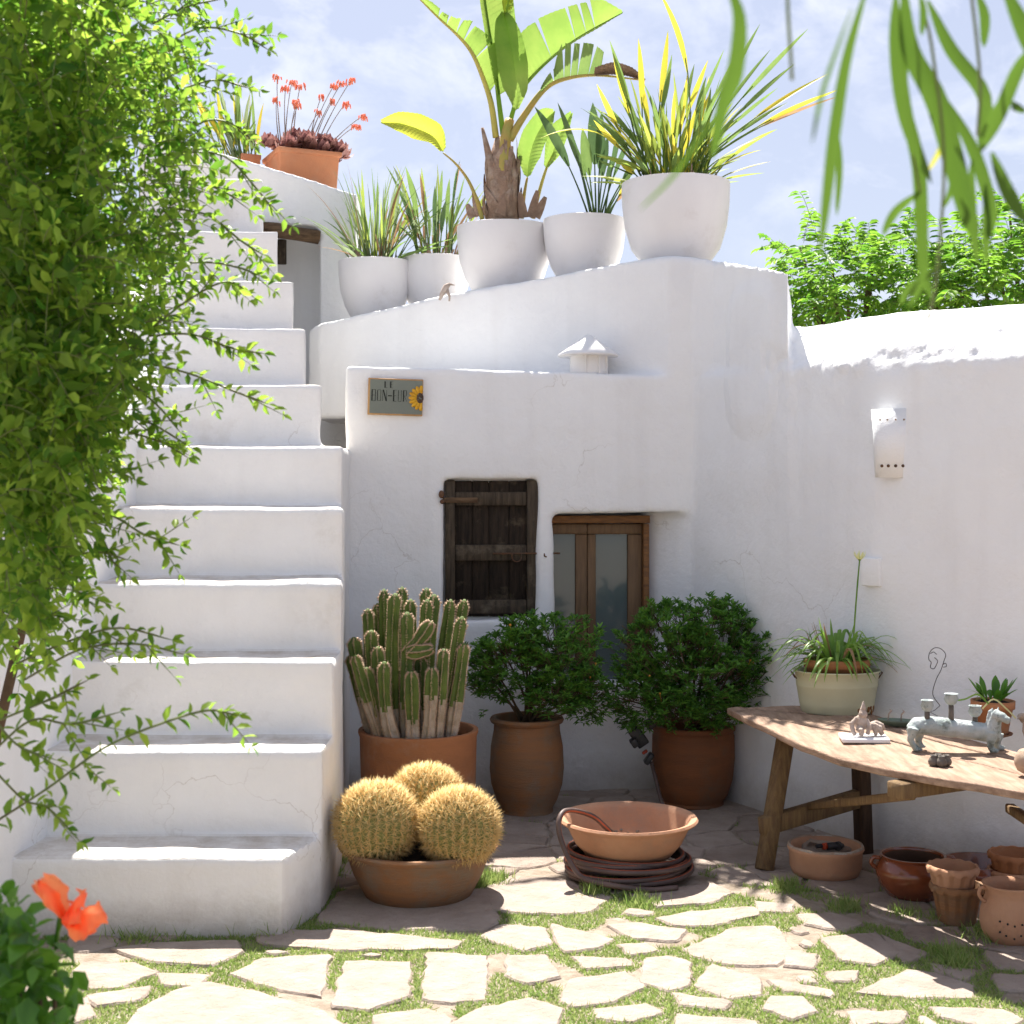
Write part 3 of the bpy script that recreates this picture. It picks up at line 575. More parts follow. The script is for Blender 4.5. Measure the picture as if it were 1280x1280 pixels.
# terrace lamp on the shelf
lp = thing("path_lamp", "small white lamp with conical cap on the shelf above the lower wall", "lamp", (0, 0, 0))
c = W(735, 466, 7.02); c.z = 2.01; lp.location = c; s = 7.02 / F
mb = MB(); mb.lathe((0, 0, 0), [(.088, 0), (.09, .006), (.09, .115), (.086, .12)], 28); mb.build("body", M['whitepaint'], lp, world=False)
for k in range(3):
    mb = MB(); a = R(-100 + k * 42); mb.box((.093 * math.cos(a), .093 * math.sin(a), .062), (.006, .004, .056), Matrix.Rotation(a, 3, 'Z')); mb.build("bracket", M['whitepaint'], lp, world=False, smooth=False)
mb = MB(); mb.lathe((0, 0, 0), [(.148, .106), (.150, .110), (.150, .116), (.10, .152), (.05, .19), (.012, .214), (.001, .217)], 32); mb.build("cap", M['whitepaint'], lp, world=False)

# sconce with pierced holes, and a blank socket cover, on the garden wall
def gw_at(px):
    for (a, da), (c, dc) in zip(GW, GW[1:]):
        if a <= px <= c:
            d = da + (dc - da) * (px - a) / (c - a); p = Vector(((px - 640) / F * d, d)); t = (Vector(((c - 640) / F * dc, dc)) - Vector(((a - 640) / F * da, da))).normalized(); return p, math.atan2(t.y, t.x)
p, an = gw_at(1119); d = p.y; sc_ = thing("wall_sconce", "white tapered wall light pierced with small holes, high on the garden wall", "wall lamp", (p.x, p.y, HC - (597 - HY) * d / F), rz=an * .35)
s = d / F; H = 86 * s; mb = MB(); n = 14
for (z, w, dep) in ((0, 25 * s, .048), (H, 30 * s, .054)):
    for k in range(n + 1): th = math.pi * k / n; mb.v.append((-math.cos(th) * w, -math.sin(th) * dep ** 1 * (1 if True else 0) + .03, z))
mb.f = [(k, k + 1, n + 2 + k, n + 1 + k) for k in range(n)]; mb.mi = [0] * len(mb.f); o = mb.build("shade", M['wash'], sc_, world=False)
sm = o.modifiers.new("t", 'SOLIDIFY'); sm.thickness = .006
for z, fr_ in ((H * .17, 1), (H * .84, 0)):
    w = 25 * s + (5 * s) * z / H; dp = .048 + .006 * z / H
    for k in range(4):
        th = R(60 + k * 20 - 8); mb = MB(); c = Vector((-math.cos(th) * w, -math.sin(th) * dp + .03 - .001, z)); q_ = 1 if fr_ else .6; mb.ball(c, (.0065 * q_, .004 * q_, .0065 * q_), 10, 6)
        mb.build("hole", M['iron'] if fr_ else M['limepot'], sc_, world=False)
p, an = gw_at(1090); d = p.y; mb = MB(); mb.box((p.x, p.y - .0, HC - (715 - HY) * d / F), (.046, .014, .058), Matrix.Rotation(an * .8, 3, 'Z'))
o = mb.build("socket_cover", M['wash'], smooth=False); bevel(o, .006, 3); tag(o, "blank square white socket cover on the garden wall behind the tall lily bloom", "cover")

# ============================================================ GROUND, PAVING
mb = MB(); n = 0
o = MB().add([(-60, -20, -.006), (60, -20, -.006), (60, 80, -.006), (-60, 80, -.006)], [(0, 1, 2, 3)]).build("ground", M['soil'], smooth=False); tag(o, kind='structure')
pav = thing("paving", None, None, (0, 4.5, 0)); pav['kind'] = 'structure'
TS = """90,1172 140,1168 146,1178 110,1188 92,1186
142,1186 205,1180 292,1178 300,1190 262,1206 190,1201
95,1214 105,1204 165,1205 195,1215 150,1232 95,1236
197,1217 258,1219 240,1231 205,1230
112,1246 185,1234 170,1250 125,1257
150,1300 175,1264 215,1242 262,1229 330,1245 400,1265 440,1290 440,1330 150,1330
325,1172 345,1163 450,1166 575,1176 560,1186 430,1187 335,1181
410,1195 400,1245 350,1235 290,1218 330,1200
432,1203 512,1205 508,1245 462,1262 418,1257
535,1192 608,1196 605,1248 565,1252 530,1246
470,1272 535,1264 560,1277 540,1305 465,1302
565,1282 600,1264 660,1249 700,1262 690,1290 575,1310
604,1171 630,1157 680,1161 686,1179 655,1188
691,1157 764,1175 745,1185 708,1190 700,1175
636,1197 680,1196 697,1220 660,1229 635,1218
590,1115 640,1098 700,1098 762,1121 735,1138 700,1142 640,1140 600,1132
790,1119 890,1105 915,1117 880,1129 825,1134
822,1149 865,1141 940,1135 945,1144 890,1157 845,1157
762,1157 800,1154 855,1162 842,1175 795,1173
858,1186 915,1162 968,1159 985,1189 968,1205 915,1204 870,1195
987,1190 1020,1194 1015,1209 982,1206
1030,1175 1095,1168 1119,1192 1093,1205 1055,1201
1102,1169 1158,1192 1128,1202
1072,1240 1135,1213 1170,1218 1213,1232 1213,1246 1140,1246
892,1207 945,1224 948,1243 910,1247 872,1232
808,1200 835,1197 862,1205 858,1231 835,1237 803,1228
718,1196 780,1199 785,1207 735,1210
705,1250 715,1226 780,1215 803,1235 765,1250 720,1258
745,1262 805,1255 823,1266 790,1276 750,1272
842,1242 910,1252 900,1261 855,1256
850,1269 940,1276 940,1292 852,1285
962,1225 1035,1238 1033,1246 985,1239
966,1247 1002,1247 1018,1264 990,1274 958,1262
1036,1217 1072,1215 1065,1226 1042,1226
1062,1265 1130,1265 1120,1278 1070,1280
1165,1260 1250,1263 1275,1275 1240,1285 1180,1272
1245,1219 1290,1221 1300,1240 1250,1235
1165,1205 1215,1212 1205,1224 1172,1214
945,1127 990,1131 985,1140 950,1139
1000,1144 1040,1143 1075,1155 1055,1163 1010,1155
775,1182 805,1180 818,1188 790,1193
60,1252 108,1250 116,1270 75,1284
400,1150 425,1117 470,1108 585,1110 622,1148 600,1161 480,1160
470,1230 478,1222 482,1226"""
traced = []
for ln in TS.split("\n")[:-1]:
    traced.append([G(*[float(q) for q in t.split(",")]).xy for t in ln.split()])
    _c = sum(traced[-1], Vector((0, 0))) / len(traced[-1]); traced[-1] = [q + (q - _c).normalized() * .019 for q in traced[-1]]
def clip(poly, p, q, w=0.0):     # keep the side of poly nearer p than q
    m = (p + q) / 2; n = (q - p).normalized(); m = m - n * w; out = []
    for i in range(len(poly)):
        a, c = poly[i], poly[(i + 1) % len(poly)]; da, dc = (a - m).dot(n), (c - m).dot(n)
        if da <= 0: out.append(a)
        if (da < 0) != (dc < 0) and abs(da - dc) > 1e-9: out.append(a + (c - a) * (da / (da - dc)))
    return out
dummies = []
for t in traced:
    for i in range(len(t)):
        a, c = t[i], t[(i + 1) % len(t)]; k = max(2, int((c - a).length / .045))
        for j in range(k): dummies.append(a + (c - a) * j / k + Vector((rnd(-.004, .004), rnd(-.004, .004))))
def inside(p, t):
    r = False
    for i in range(len(t)):
        a, c = t[i], t[i - 1]
        if (a.y > p.y) != (c.y > p.y) and p.x < (c.x - a.x) * (p.y - a.y) / (c.y - a.y) + a.x: r = not r
    return r
seeds = []
yy = 2.7; row = 0
while yy < 7.2:
    st = .27 if yy > 5 else .27
    xx = -2.3 + (row % 2) * st * .5
    while xx < 2.6:
        p = Vector((xx + rnd(-.4, .4) * st, yy + rnd(-.38, .38) * st))
        if (not any(inside(p, t) for t in traced)) and min((p - d).length for d in dummies) > .036: seeds.append(p)
        xx += st * rnd(.8, 1.25)
    yy += st * .8; row += 1
def sunlit(p):    # the open, grassier half of the yard
    return p.y < 5.15 - max(0, p.x - .9) * .95
cells = []
for p in seeds:
    poly = [p + Vector(v) for v in ((-.35, -.35), (.35, -.35), (.35, .35), (-.35, .35))]
    gap = .013 if sunlit(p) else .006
    for q in seeds:
        if q is not p and (q - p).length < .8: poly = clip(poly, p, q, gap * rnd(.6, 1.3))
    for q in dummies:
        if (q - p).length < .5: poly = clip(poly, p, q, gap * .4)
        if len(poly) < 3: break
    if len(poly) >= 3:
        ar = abs(sum(poly[i].x * poly[i - 1].y - poly[i - 1].x * poly[i].y for i in range(len(poly)))) / 2
        if ar > .0011: cells.append(poly)
stones = []
def stone(poly, m):
    n = 0; ring = []
    for i in range(len(poly)):
        a, c = poly[i], poly[(i + 1) % len(poly)]; k = max(1, int((c - a).length / .032)); nn = Vector(((c - a).y, -(c - a).x)); nn = nn.normalized() if nn.length > 0 else nn
        for j in range(k): ring.append(a + (c - a) * j / k + nn * (rnd(-.009, .008) if j else 0))
    cc = sum(ring, Vector((0, 0))) / len(ring)
    for _ in range(1): ring = [(ring[i - 1] + ring[i] * 9 + ring[(i + 1) % len(ring)]) / 11 for i in range(len(ring))]
    n = len(ring); h = rnd(.001, .005); tx, tyy = rnd(-.010, .010), rnd(-.010, .010)
    hz = lambda p: h + (p.x - cc.x) * tx + (p.y - cc.y) * tyy
    vs = [(p.x, p.y, -.03) for p in ring] + [(p.x, p.y, hz(p) - .006 + rnd(-.0015, .001)) for p in ring]
    r2 = [cc + (p - cc) * (1 - .006 / max(.02, (p - cc).length)) for p in ring]; vs += [(p.x, p.y, hz(p) + rnd(-.001, .001)) for p in r2]
    r3 = [cc + (p - cc) * .55 for p in ring]; vs += [(p.x, p.y, hz(p) + .0015 + rnd(-.0012, .0012)) for p in r3]; vs.append((cc.x, cc.y, h + .001))
    fs = [(j * n + i, j * n + (i + 1) % n, (j + 1) * n + (i + 1) % n, (j + 1) * n + i) for j in range(3) for i in range(n)] + [(3 * n + i, 3 * n + (i + 1) % n, 4 * n) for i in range(n)]
    mb = MB(); mb.add(vs, fs); o = flat(mb.build("stone", m, pav), 28); stones.append(ring); return o
for t in traced: stone(t if sum(t[i].x * t[i - 1].y - t[i - 1].x * t[i].y for i in range(len(t))) < 0 else t[::-1], M['stone'])
def vis(c): return c.y > 3.7 and abs(c.x) < c.y * .40
cells.sort(key=lambda c: 0 if vis(sum(c, Vector((0, 0))) / len(c)) else 1)
for c in cells[:290]: stone(c, M['stone2'] if random.random() < .45 else M['stone'])

# grass in the joints
gx, gy = np.meshgrid(np.arange(-2.3, 2.6, .008), np.arange(3.2, 6.9, .008), indexing='ij'); cov = np.zeros(gx.shape, bool)
for ring in stones:
    xs = [p.x for p in ring]; ys = [p.y for p in ring]; i0, i1 = int((min(xs) + 2.3) / .008), int((max(xs) + 2.3) / .008) + 2; j0, j1 = int((min(ys) - 3.2) / .008), int((max(ys) - 3.2) / .008) + 2
    i0, j0 = max(0, i0), max(0, j0)
    if i1 <= i0 or j1 <= j0: continue
    X_, Y_ = gx[i0:i1, j0:j1], gy[i0:i1, j0:j1]; ins = np.zeros(X_.shape, bool); cx_ = np.mean(xs); cy_ = np.mean(ys)
    for k in range(len(ring)):
        a, c = ring[k], ring[k - 1]
        if a.y == c.y: continue
        ins ^= ((a.y > Y_) != (c.y > Y_)) & (X_ < (c.x - a.x) * (Y_ - a.y) / (c.y - a.y) + a.x)
    cov[i0:i1, j0:j1] |= ins
def grass_pts(n, x0, x1, y0, y1, keep):
    p = np.stack([np.random.uniform(x0, x1, n), np.random.uniform(y0, y1, n)], 1)
    i = ((p[:, 0] + 2.3) / .008).astype(int); j = ((p[:, 1] - 3.2) / .008).astype(int); ok = (i >= 0) & (j >= 0) & (i < cov.shape[0]) & (j < cov.shape[1])
    p, i, j = p[ok], i[ok], j[ok]; return p[(~cov[i, j]) & keep(p)]
def patch(p, s, seed, th): return np.array([mnoise.noise(Vector((x * s + seed, y * s, seed))) for x, y in p.tolist()]) > th
sunf = lambda p: p[:, 1] < 5.25 - np.maximum(0, p[:, 0] - .75) * .9
g1 = grass_pts(260000, -2.0, 2.2, 3.25, 5.4, lambda p: sunf(p) & (p[:, 0] > -1.75)); g1 = g1[patch(g1, 4.5, 2.2, -.24)]
g2 = grass_pts(90000, -.7, 2.2, 4.4, 6.8, lambda p: ~sunf(p)); g2 = g2[patch(g2, 5, 8.2, .22)]
def clump(cx, cy, r, n, ry=None): return np.stack([np.random.normal(cx, r, n), np.random.normal(cy, ry or r, n)], 1)
tufts = [ clump(*G(x, y).xy, r, n) for x, y, r, n in ((250, 1158, .05, 500), (222, 1160, .05, 350), (300, 1160, .04, 300), (345, 1140, .035, 500), (375, 1115, .04, 700), (400, 1095, .035, 700), (412, 1078, .03, 500), (425, 1060, .03, 250), (330, 1163, .04, 400),
    (1195, 1205, .035, 250), (1180, 1192, .025, 150), (615, 1100, .03, 350), (600, 1108, .02, 200), (1130, 1145, .03, 150), (1060, 1135, .03, 250), (985, 1110, .03, 250), (1240, 1170, .05, 350), (745, 1115, .03, 250), (805, 1130, .03, 200), (760, 1100, .02, 60), (1170, 1150, .03, 120), (180, 1165, .06, 350))]
g3 = np.concatenate(tufts)
def blades(P, lo, hi, w, lean): 
    n = len(P); D = np.random.normal(0, lean, (n, 3)); D[:, 2] = 1; Xg, Dg, Zg = frames(D, np.tile([0, 1., 0], (n, 1)), 1.0); Lg = np.random.uniform(lo, hi, n)
    return np.c_[P, np.full(n, -.008)], Xg, Dg, Zg, np.stack([np.random.uniform(.7, 1.2, n) * w, Lg, Lg], 1)
sets = [blades(g1, .009, .026, .004, .9), blades(g2, .010, .03, .004, .7), blades(g3, .02, .065, .0042, .5)]
me = scatter("grass", BLADE_V, [f if len(f) == 3 else f for f in [(0, 1, 3), (0, 3, 2), (2, 3, 4)]], *[np.concatenate([s[k] for s in sets]) for k in range(5)])
o = link("grass", me, M['grass'], world=False); tag(o, "short bright grass growing in the joints of the paving", kind='stuff')
# weeds against the bottom step
for i, (x, y, hh) in enumerate(((190, 1158, .17), (215, 1160, .12), (238, 1160, .13), (305, 1162, .10), (172, 1160, .09))):
    p = G(x, y + 2); t = thing("wiry_weed", ["thin wiry weed against the bottom step, tallest of the row", "short wiry weed right beside the tallest one by the bottom step", "wiry weed in thick grass at the middle of the bottom step", "small wiry weed nearest the right corner of the bottom step", "tiny wiry weed leftmost against the bottom step"][i], "weed", (p.x, p.y, 0), "wiry weeds along the bottom step")
    for k in range(5):
        mb = MB(); a = rnd(-.5, .5); tip = Vector((a * hh * .7, rnd(-.03, .02), hh * rnd(.7, 1))); pts = bez((0, 0, 0), (a * .02, 0, hh * .5), tip, 5); mb.tube(pts, [.0018] * 5 + [.0008], 4)
        for q in range(5):
            c = pts[2 + q % 4]; mb.tube([c, c + Vector((rnd(-.025, .025), rnd(-.02, .01), rnd(.008, .025)))], .0011, 3)
        mb.build("stalk", M['lilyleaf'], t, world=False)
# fallen dry leaves / bits
for i, (x, y) in enumerate(((480, 1240), (1010, 1190), (610, 1210), (860, 1205), (1230, 1130))):
    pass
# ============================================================ POTS AND PLANTS ON THE GROUND
def clay_pot(parent, prof, m, inner_z, ri, sx=1, sy=1, fn=None, seg=44, name="pot"):
    mb = MB(); mb.lathe((0, 0, 0), prof, seg, sx, sy, fn); o = mb.build(name, m, parent, world=False); flat(o, 50); return o
def soil_disc(parent, z, r, m=None, sx=1, sy=1, name="soil"):
    mb = MB(); mb.lathe((0, 0, 0), [(r, z - .01), (r * .98, z), (r * .6, z + rnd(.002, .01)), (r * .2, z + .008), (.001, z + .01)], 28, sx, sy, cap0=False)
    o = mb.build(name, m or M['potsoil'], parent, world=False)
    co = get_np(o.data); co[:, 2] += nfield(co, 30, rnd(0, 9)) * .006; set_np(o.data, co); return o

# --- columnar cactus in a plain cylinder pot
dC = 6.08; s = dC / F
p = W(523, 0, dC); cp = thing("potted_cactus", "tall many-stemmed columnar cactus in a plain terracotta cylinder beside the stairs", "potted cactus", (p.x, p.y, 0))
Hc = HC - (911 - HY) * s
clay_pot(cp, [(.225, 0), (.235, .004), (.243, .15), (.25, Hc - .03), (.257, Hc - .01), (.256, Hc), (.236, Hc), (.228, Hc - .012), (.225, Hc - .05), (.222, Hc - .08)], M['terra'], 0, 0)
soil_disc(cp, Hc - .05, .228)
STEM = [(160, 572, 120, 330, -.15, 0), (190, 562, 160, 372, -.14, 0), (215, 560, 200, 300, -.10, 0), (275, 596, 224, 352, -.19, 1), (262, 540, 262, 115, -.08, 2), (322, 598, 318, 385, -.20, 0), (300, 560, 303, 180, -.12, 0),
        (372, 598, 390, 372, -.20, 0), (405, 592, 431, 308, -.17, 0), (425, 578, 495, 196, -.10, 3), (450, 560, 502, 290, -.13, 0), (352, 560, 352, 335, -.05, 0), (150, 560, 116, 268, -.02, 0), (185, 540, 165, 168, .05, 0), (200, 560, 178, 243, -.05, 0),
        (235, 540, 222, 100, .10, 0), (215, 540, 200, 150, .12, 0), (285, 540, 285, 92, .12, 0), (310, 540, 315, 135, .02, 0), (350, 540, 371, 96, .12, 0), (350, 560, 397, 118, .0, 0), (330, 545, 374, 136, -.04, 0), (385, 560, 455, 136, .06, 0),
        (405, 560, 503, 136, .09, 0), (315, 420, 388, 214, -.12, 4), (300, 330, 392, 306, -.13, 5), (250, 560, 245, 330, .0, 0), (110, 540, 103, 330, .03, 0)]
spn = [[], [], [], [], []]
for (bx, by, tx, tyy, dz, kind) in STEM:
    d = dC + dz; b0 = W(400 + bx / 2.78, 700 + by / 2.78, d); t0_ = W(400 + tx / 2.78, 700 + tyy / 2.78, d)
    if kind in (0, 1, 2, 3):
        b0.z = Hc - .055; b0.y = dC + dz * .9; mxr = math.sqrt(max(.0004, .19 ** 2 - (dz * .9) ** 2)); b0.x = max(p.x - mxr, min(p.x + mxr, b0.x))
    mid = (b0 + t0_) / 2 + Vector((rnd(-.008, .008), 0, 0))
    if kind == 1: mid = b0 * .75 + t0_ * .25 + Vector((-.055, 0, 0))
    if kind == 2: mid = b0 * .45 + t0_ * .55 + Vector((-.03, 0, 0))
    if kind == 3: mid = b0 * .6 + t0_ * .4 + Vector((-.015, 0, 0))
    if kind in (4, 5): b0 = W(400 + 300 / 2.78, 700 + (330 if kind == 4 else 318) / 2.78, d); mid = (b0 + t0_) / 2 + Vector((0, 0, -.012))
    r = rnd(.0255, .030) if dz < .08 else .027
    n = 18; pts = bez(b0, mid, t0_, n); seg = 36; rad = []
    for i in range(n + 1):
        u = i / n; q = r * (1 + .10 * math.sin(u * 9 + bx)) * (.86 if u < .15 else 1)
        L_ = (t0_ - b0).length; e = (1 - u) * L_ / (r * 1.3)
        if e < 1: q *= math.sqrt(max(.04, 1 - (1 - e) ** 2))
        rad.append(q)
    prof = [1.08 if k % 6 == 0 else (.88 if k % 6 in (1, 5) else (.68 if k % 6 in (2, 4) else .58)) for k in range(seg)]
    mb = MB(); mb.tube(pts, rad, seg, prof, up=(0, 1, 0))
    o = mb.build("stem", [M['cactus'], M['cactusbase']], cp)
    me = o.data; zb = Hc + rnd(.04, .17)
    o_z = np.array([p_.center.z for p_ in me.polygons]); wx = np.array([p_.center.x for p_ in me.polygons])
    lim = zb + np.sin(wx * 160) * .012
    if kind < 4: me.polygons.foreach_set('material_index', (o_z < lim).astype(int).tolist())
    prev = Vector((0, 1, 0)); tv = (t0_ - b0).normalized()
    for i in range(1, n * 3):
        u = i / (n * 3); f = u * n; a = int(f); c = pts[a].lerp(pts[a + 1], f - a); rr = rad[a] + (rad[a + 1] - rad[a]) * (f - a)
        t = (pts[a + 1] - pts[a]).normalized(); A = (prev - t * prev.dot(t)).normalized(); B2 = t.cross(A)
        for k in range(6):
            th = k * math.pi / 3; dr = A * math.cos(th) + B2 * math.sin(th)
            for q in range(4 if u < .92 else 12):
                spn[0].append(c + dr * rr); spn[1].append(dr + Vector((rnd(-.8, .8), rnd(-.8, .8), rnd(-.8, .8)))); spn[2].append(rnd(.006, .012) if u < .93 else rnd(.008, .015)); 
def spikes(name, P, D, Ln, w, m, parent, label=None):
    Xs, Ds, Zs = frames(np.array([tuple(v) for v in D])); Ln = np.array(Ln)
    me = scatter(name, CONE_V, CONE_F, np.array([tuple(v) for v in P]), Xs, Ds, Zs, np.stack([np.full(len(Ln), w), Ln, np.full(len(Ln), w)], 1))
    o = link(name, me, m, parent); o['kind'] = 'stuff'; return o
spikes("spines", spn[0], spn[1], spn[2], .003, M['areole'], cp)

# --- golden barrel cacti in a wide bowl
dB = 5.18; s = dB / F; p = W(523, 0, dB)
bp = thing("potted_cactus", "three golden barrel cacti crowded in a wide weathered terracotta bowl in the sun", "potted cactus", (p.x, p.y, 0))
zr = .185
clay_pot(bp, [(.185, 0), (.195, .004), (.235, .08), (.262, zr - .028), (.268, zr - .022), (.286, zr - .012), (.292, zr - .003), (.287, zr + .004), (.268, zr + .003), (.256, zr - .012), (.245, zr - .05)], M['terra_old'], 0, 0, seg=56)
soil_disc(bp, zr - .035, .25)
def barrel(c, r, ribs=30):
    mb = MB(); seg = ribs * 4; 
    def fn(rr, z, th, j): k = (th * ribs / (2 * math.pi)) % 1; f = 1 - .10 * (1 - abs(2 * k - 1)) ** 1.0; return rr * f, z
    prof = [(r * math.cos(a) + .0005, r * .93 * math.sin(a)) for a in [math.pi * (-.5 + j / 22) for j in range(1, 23)]]
    mb.lathe(c, prof, seg, fn=fn); mb.build("cactus", M['barrel'], bp, world=True)
    P, D, Ln = [], [], []
    for k in range(ribs):
        th = 2 * math.pi * (k + .5 * 0) / ribs
        for j in range(34):
            ph = -.9 + (math.pi / 2 + .88) * (j + .5) / 34
            n = Vector((math.cos(th) * math.cos(ph), math.sin(th) * math.cos(ph), math.sin(ph) * .94)); q = Vector(c) + n * r * .985
            if n.y > .55 and n.z < .4: continue
            if random.random() > math.cos(ph) * 1.6 + .12: continue
            for w in range(8):
                P.append(q); D.append(n * rnd(.25, .9) + Vector((rnd(-1, 1), rnd(-1, 1), rnd(-1, 1))) * .85); Ln.append(rnd(.020, .042))
    spikes("spines", P, D, Ln, .0031, M['spine'], bp)
barrel((W(471, 0, 5.08).x, 5.08, HC - (1029 - HY) * 5.08 / F), 50.5 * 5.08 / F)
barrel((W(574, 0, 5.05).x, 5.05, HC - (1034 - HY) * 5.05 / F), 48 * 5.05 / F)
barrel((W(533, 0, 5.28).x, 5.30, HC - (1003 - HY) * 5.3 / F), 46 * 5.3 / F)

# --- shrubs in two terracotta urns
def shrub(t, pieces, zrim, seed, nb=16):
    random.seed(seed); np.random.seed(seed); base = wpos(t); tips = []
    P, D, S_ = [], [], []; tw = MB(); stems = []
    for (px, py, d, rpx, rzp, n) in pieces:
        c = W(px, py, d); rx, rz = rpx * d / F, rzp * d / F
        for _ in range(n):
            v = Vector((rnd(-1, 1), rnd(-1, 1), rnd(-1, 1)))
            while v.length > 1: v = Vector((rnd(-1, 1), rnd(-1, 1), rnd(-1, 1)))
            v = v.normalized() * (v.length ** .6)
            v = v * (1 + .38 * mnoise.noise(v * 2.2 + Vector((seed, 0, 0)))); q = c + Vector((v.x * rx, v.y * rx * .85, v.z * rz))
            if mnoise.noise(q * 9 + Vector((seed, 3, 1))) < -.22: continue
            tips.append((q, (q - c).normalized()))
        for k in range(nb // len(pieces) + 1):
            v = Vector((rnd(-.8, .8), rnd(-.7, .7), rnd(-.5, .7))); q = c + Vector((v.x * rx, v.y * rx * .8, v.z * rz)); b0 = base + Vector((rnd(-.03, .03), rnd(-.03, .03), zrim - .03))
            pts = bez(b0, Vector((b0.x * .6 + q.x * .4, b0.y * .6 + q.y * .4, b0.z * .35 + q.z * .65)) if random.random() < .6 else (b0 + q) / 2 + Vector((0, 0, -.02)), q, 7)
            mb = MB(); mb.tube(pts, [.0065 - .0006 * i for i in range(8)], 6); mb.build("branch", M['twig'], t); stems.append(pts)
    for q, out in tips:
        tw.tube([q - out * .05 + Vector((0, 0, -.03)), q], [.0018, .0012], 3, cap=False)
        for k in range(11):
            a = rnd(0, 6.28); v = out * .55 + Vector((math.cos(a) * .9, math.sin(a) * .9, rnd(-.2, 1.0))); P.append(q + out * rnd(-.022, .012)); D.append(v); S_.append(rnd(.022, .037))
    Xs, Ds, Zs = frames(np.array([tuple(v) for v in D])); S_ = np.array(S_)
    me = scatter("f", LEAF_V, LEAF_F, np.array([tuple(v) for v in P]), Xs, Ds, Zs, np.stack([S_ * .30, S_, S_], 1)); o = link("foliage", me, M['euryops'], t); o['kind'] = 'stuff'
    tw.build("twigs", M['twig'], t)['kind'] = 'stuff'
    for k in range(16):
        q, out = random.choice(tips)
        if out.y > .2 and out.z < .5: continue
        h = q + Vector((out.x * .01, -.01, rnd(.02, .045))); mb = MB(); mb.tube([q, h], .0009, 4); mb.ball(h, rnd(.0045, .0075), 7, 5); mb.build("bud", M['bud'], t)
    random.seed(seed + 50); np.random.seed(seed + 50)
dU = 6.46; p = W(658.5, 0, dU); u1_ = thing("potted_shrub", "dark green bushy shrub in a tall barrel-shaped brownish urn under the window", "potted shrub", (p.x, p.y, 0))
h = HC - (896 - HY) * dU / F; s = dU / F
clay_pot(u1_, [(31 * s, 0), (33 * s, .006), (32 * s, .02), (38 * s, .06), (44.5 * s, .13), (46.5 * s, .20), (45 * s, h * .70), (41.5 * s, h * .86), (41 * s, h - .03), (45 * s, h - .022), (46.5 * s, h - .01), (45 * s, h), (39 * s, h), (37 * s, h - .03), (36 * s, h - .08)], M['terra_old'], 0, 0)
soil_disc(u1_, h - .05, 37 * s)
shrub(u1_, [(640, 825, 6.40, 56, 46, 330), (702, 830, 6.36, 56, 54, 380), (672, 798, 6.45, 66, 32, 240), (606, 855, 6.42, 30, 36, 110), (735, 868, 6.36, 32, 36, 140), (690, 868, 6.28, 40, 26, 90)], h, 21, 22)
dV = 6.62; p = W(866.5, 0, dV); u2_ = thing("potted_shrub", "widest dark green shrub, in a rounded reddish brown urn in the wall corner", "potted shrub", (p.x, p.y, 0))
h = HC - (905 - HY) * dV / F; s = dV / F
clay_pot(u2_, [(36 * s, 0), (38 * s, .006), (37 * s, .02), (43 * s, .05), (49 * s, .12), (51.5 * s, .22), (51 * s, h - .05), (49.5 * s, h - .03), (52 * s, h - .022), (52.5 * s, h - .008), (51 * s, h), (45 * s, h), (43 * s, h - .03), (42 * s, h - .08)], M['terra_brown'], 0, 0)
soil_disc(u2_, h - .05, 43 * s)
shrub(u2_, [(830, 820, 6.48, 66, 64, 420), (905, 810, 6.5, 60, 60, 420), (868, 842, 6.38, 72, 56, 400), (800, 868, 6.42, 46, 46, 220), (925, 852, 6.5, 38, 50, 170), (865, 775, 6.55, 76, 26, 180), (905, 893, 6.36, 34, 26, 80), (845, 890, 6.32, 36, 22, 80)], h, 34, 30)

# --- irrigation timer hanging beside the corner urn
t = thing("hose_timer", "black garden hose timer with a red ring, hanging beside the corner urn", "hose timer", tuple(W(800, 960, 6.5)))
rot = Matrix.Rotation(R(-35), 3, 'Y')
for nme, px, py, hx, hz, m in (("body", 798, 921, .028, .045, 'black'), ("dial", 793, 928, .017, .02, 'black'), ("ring", 806, 940, .014, .006, 'redplastic'), ("body", 812, 905, .02, .022, 'black'), ("nozzle", 811, 948, .012, .028, 'black')):
    mb = MB(); c = W(px, py, 6.5 - (.03 if nme == "dial" else 0)); mb.box(c, (hx, .028 if nme != "ring" else .016, hz), rot.to_4x4().to_3x3() if nme != "nozzle" else Matrix.Rotation(R(35), 3, 'Y') @ Matrix.Identity(3)); o = mb.build(nme, M[m], t, smooth=False); bevel(o, .006, 2)
mb = MB(); mb.tube([W(814, 952, 6.5), W(820, 975, 6.48), W(826, 1000, 6.42), W(830, 1008, 6.38)], .009, 8); mb.tube([W(812, 900, 6.52), W(815, 880, 6.56), W(818, 860, 6.6)], .008, 8); mb.build("hose", M['hose'], t)

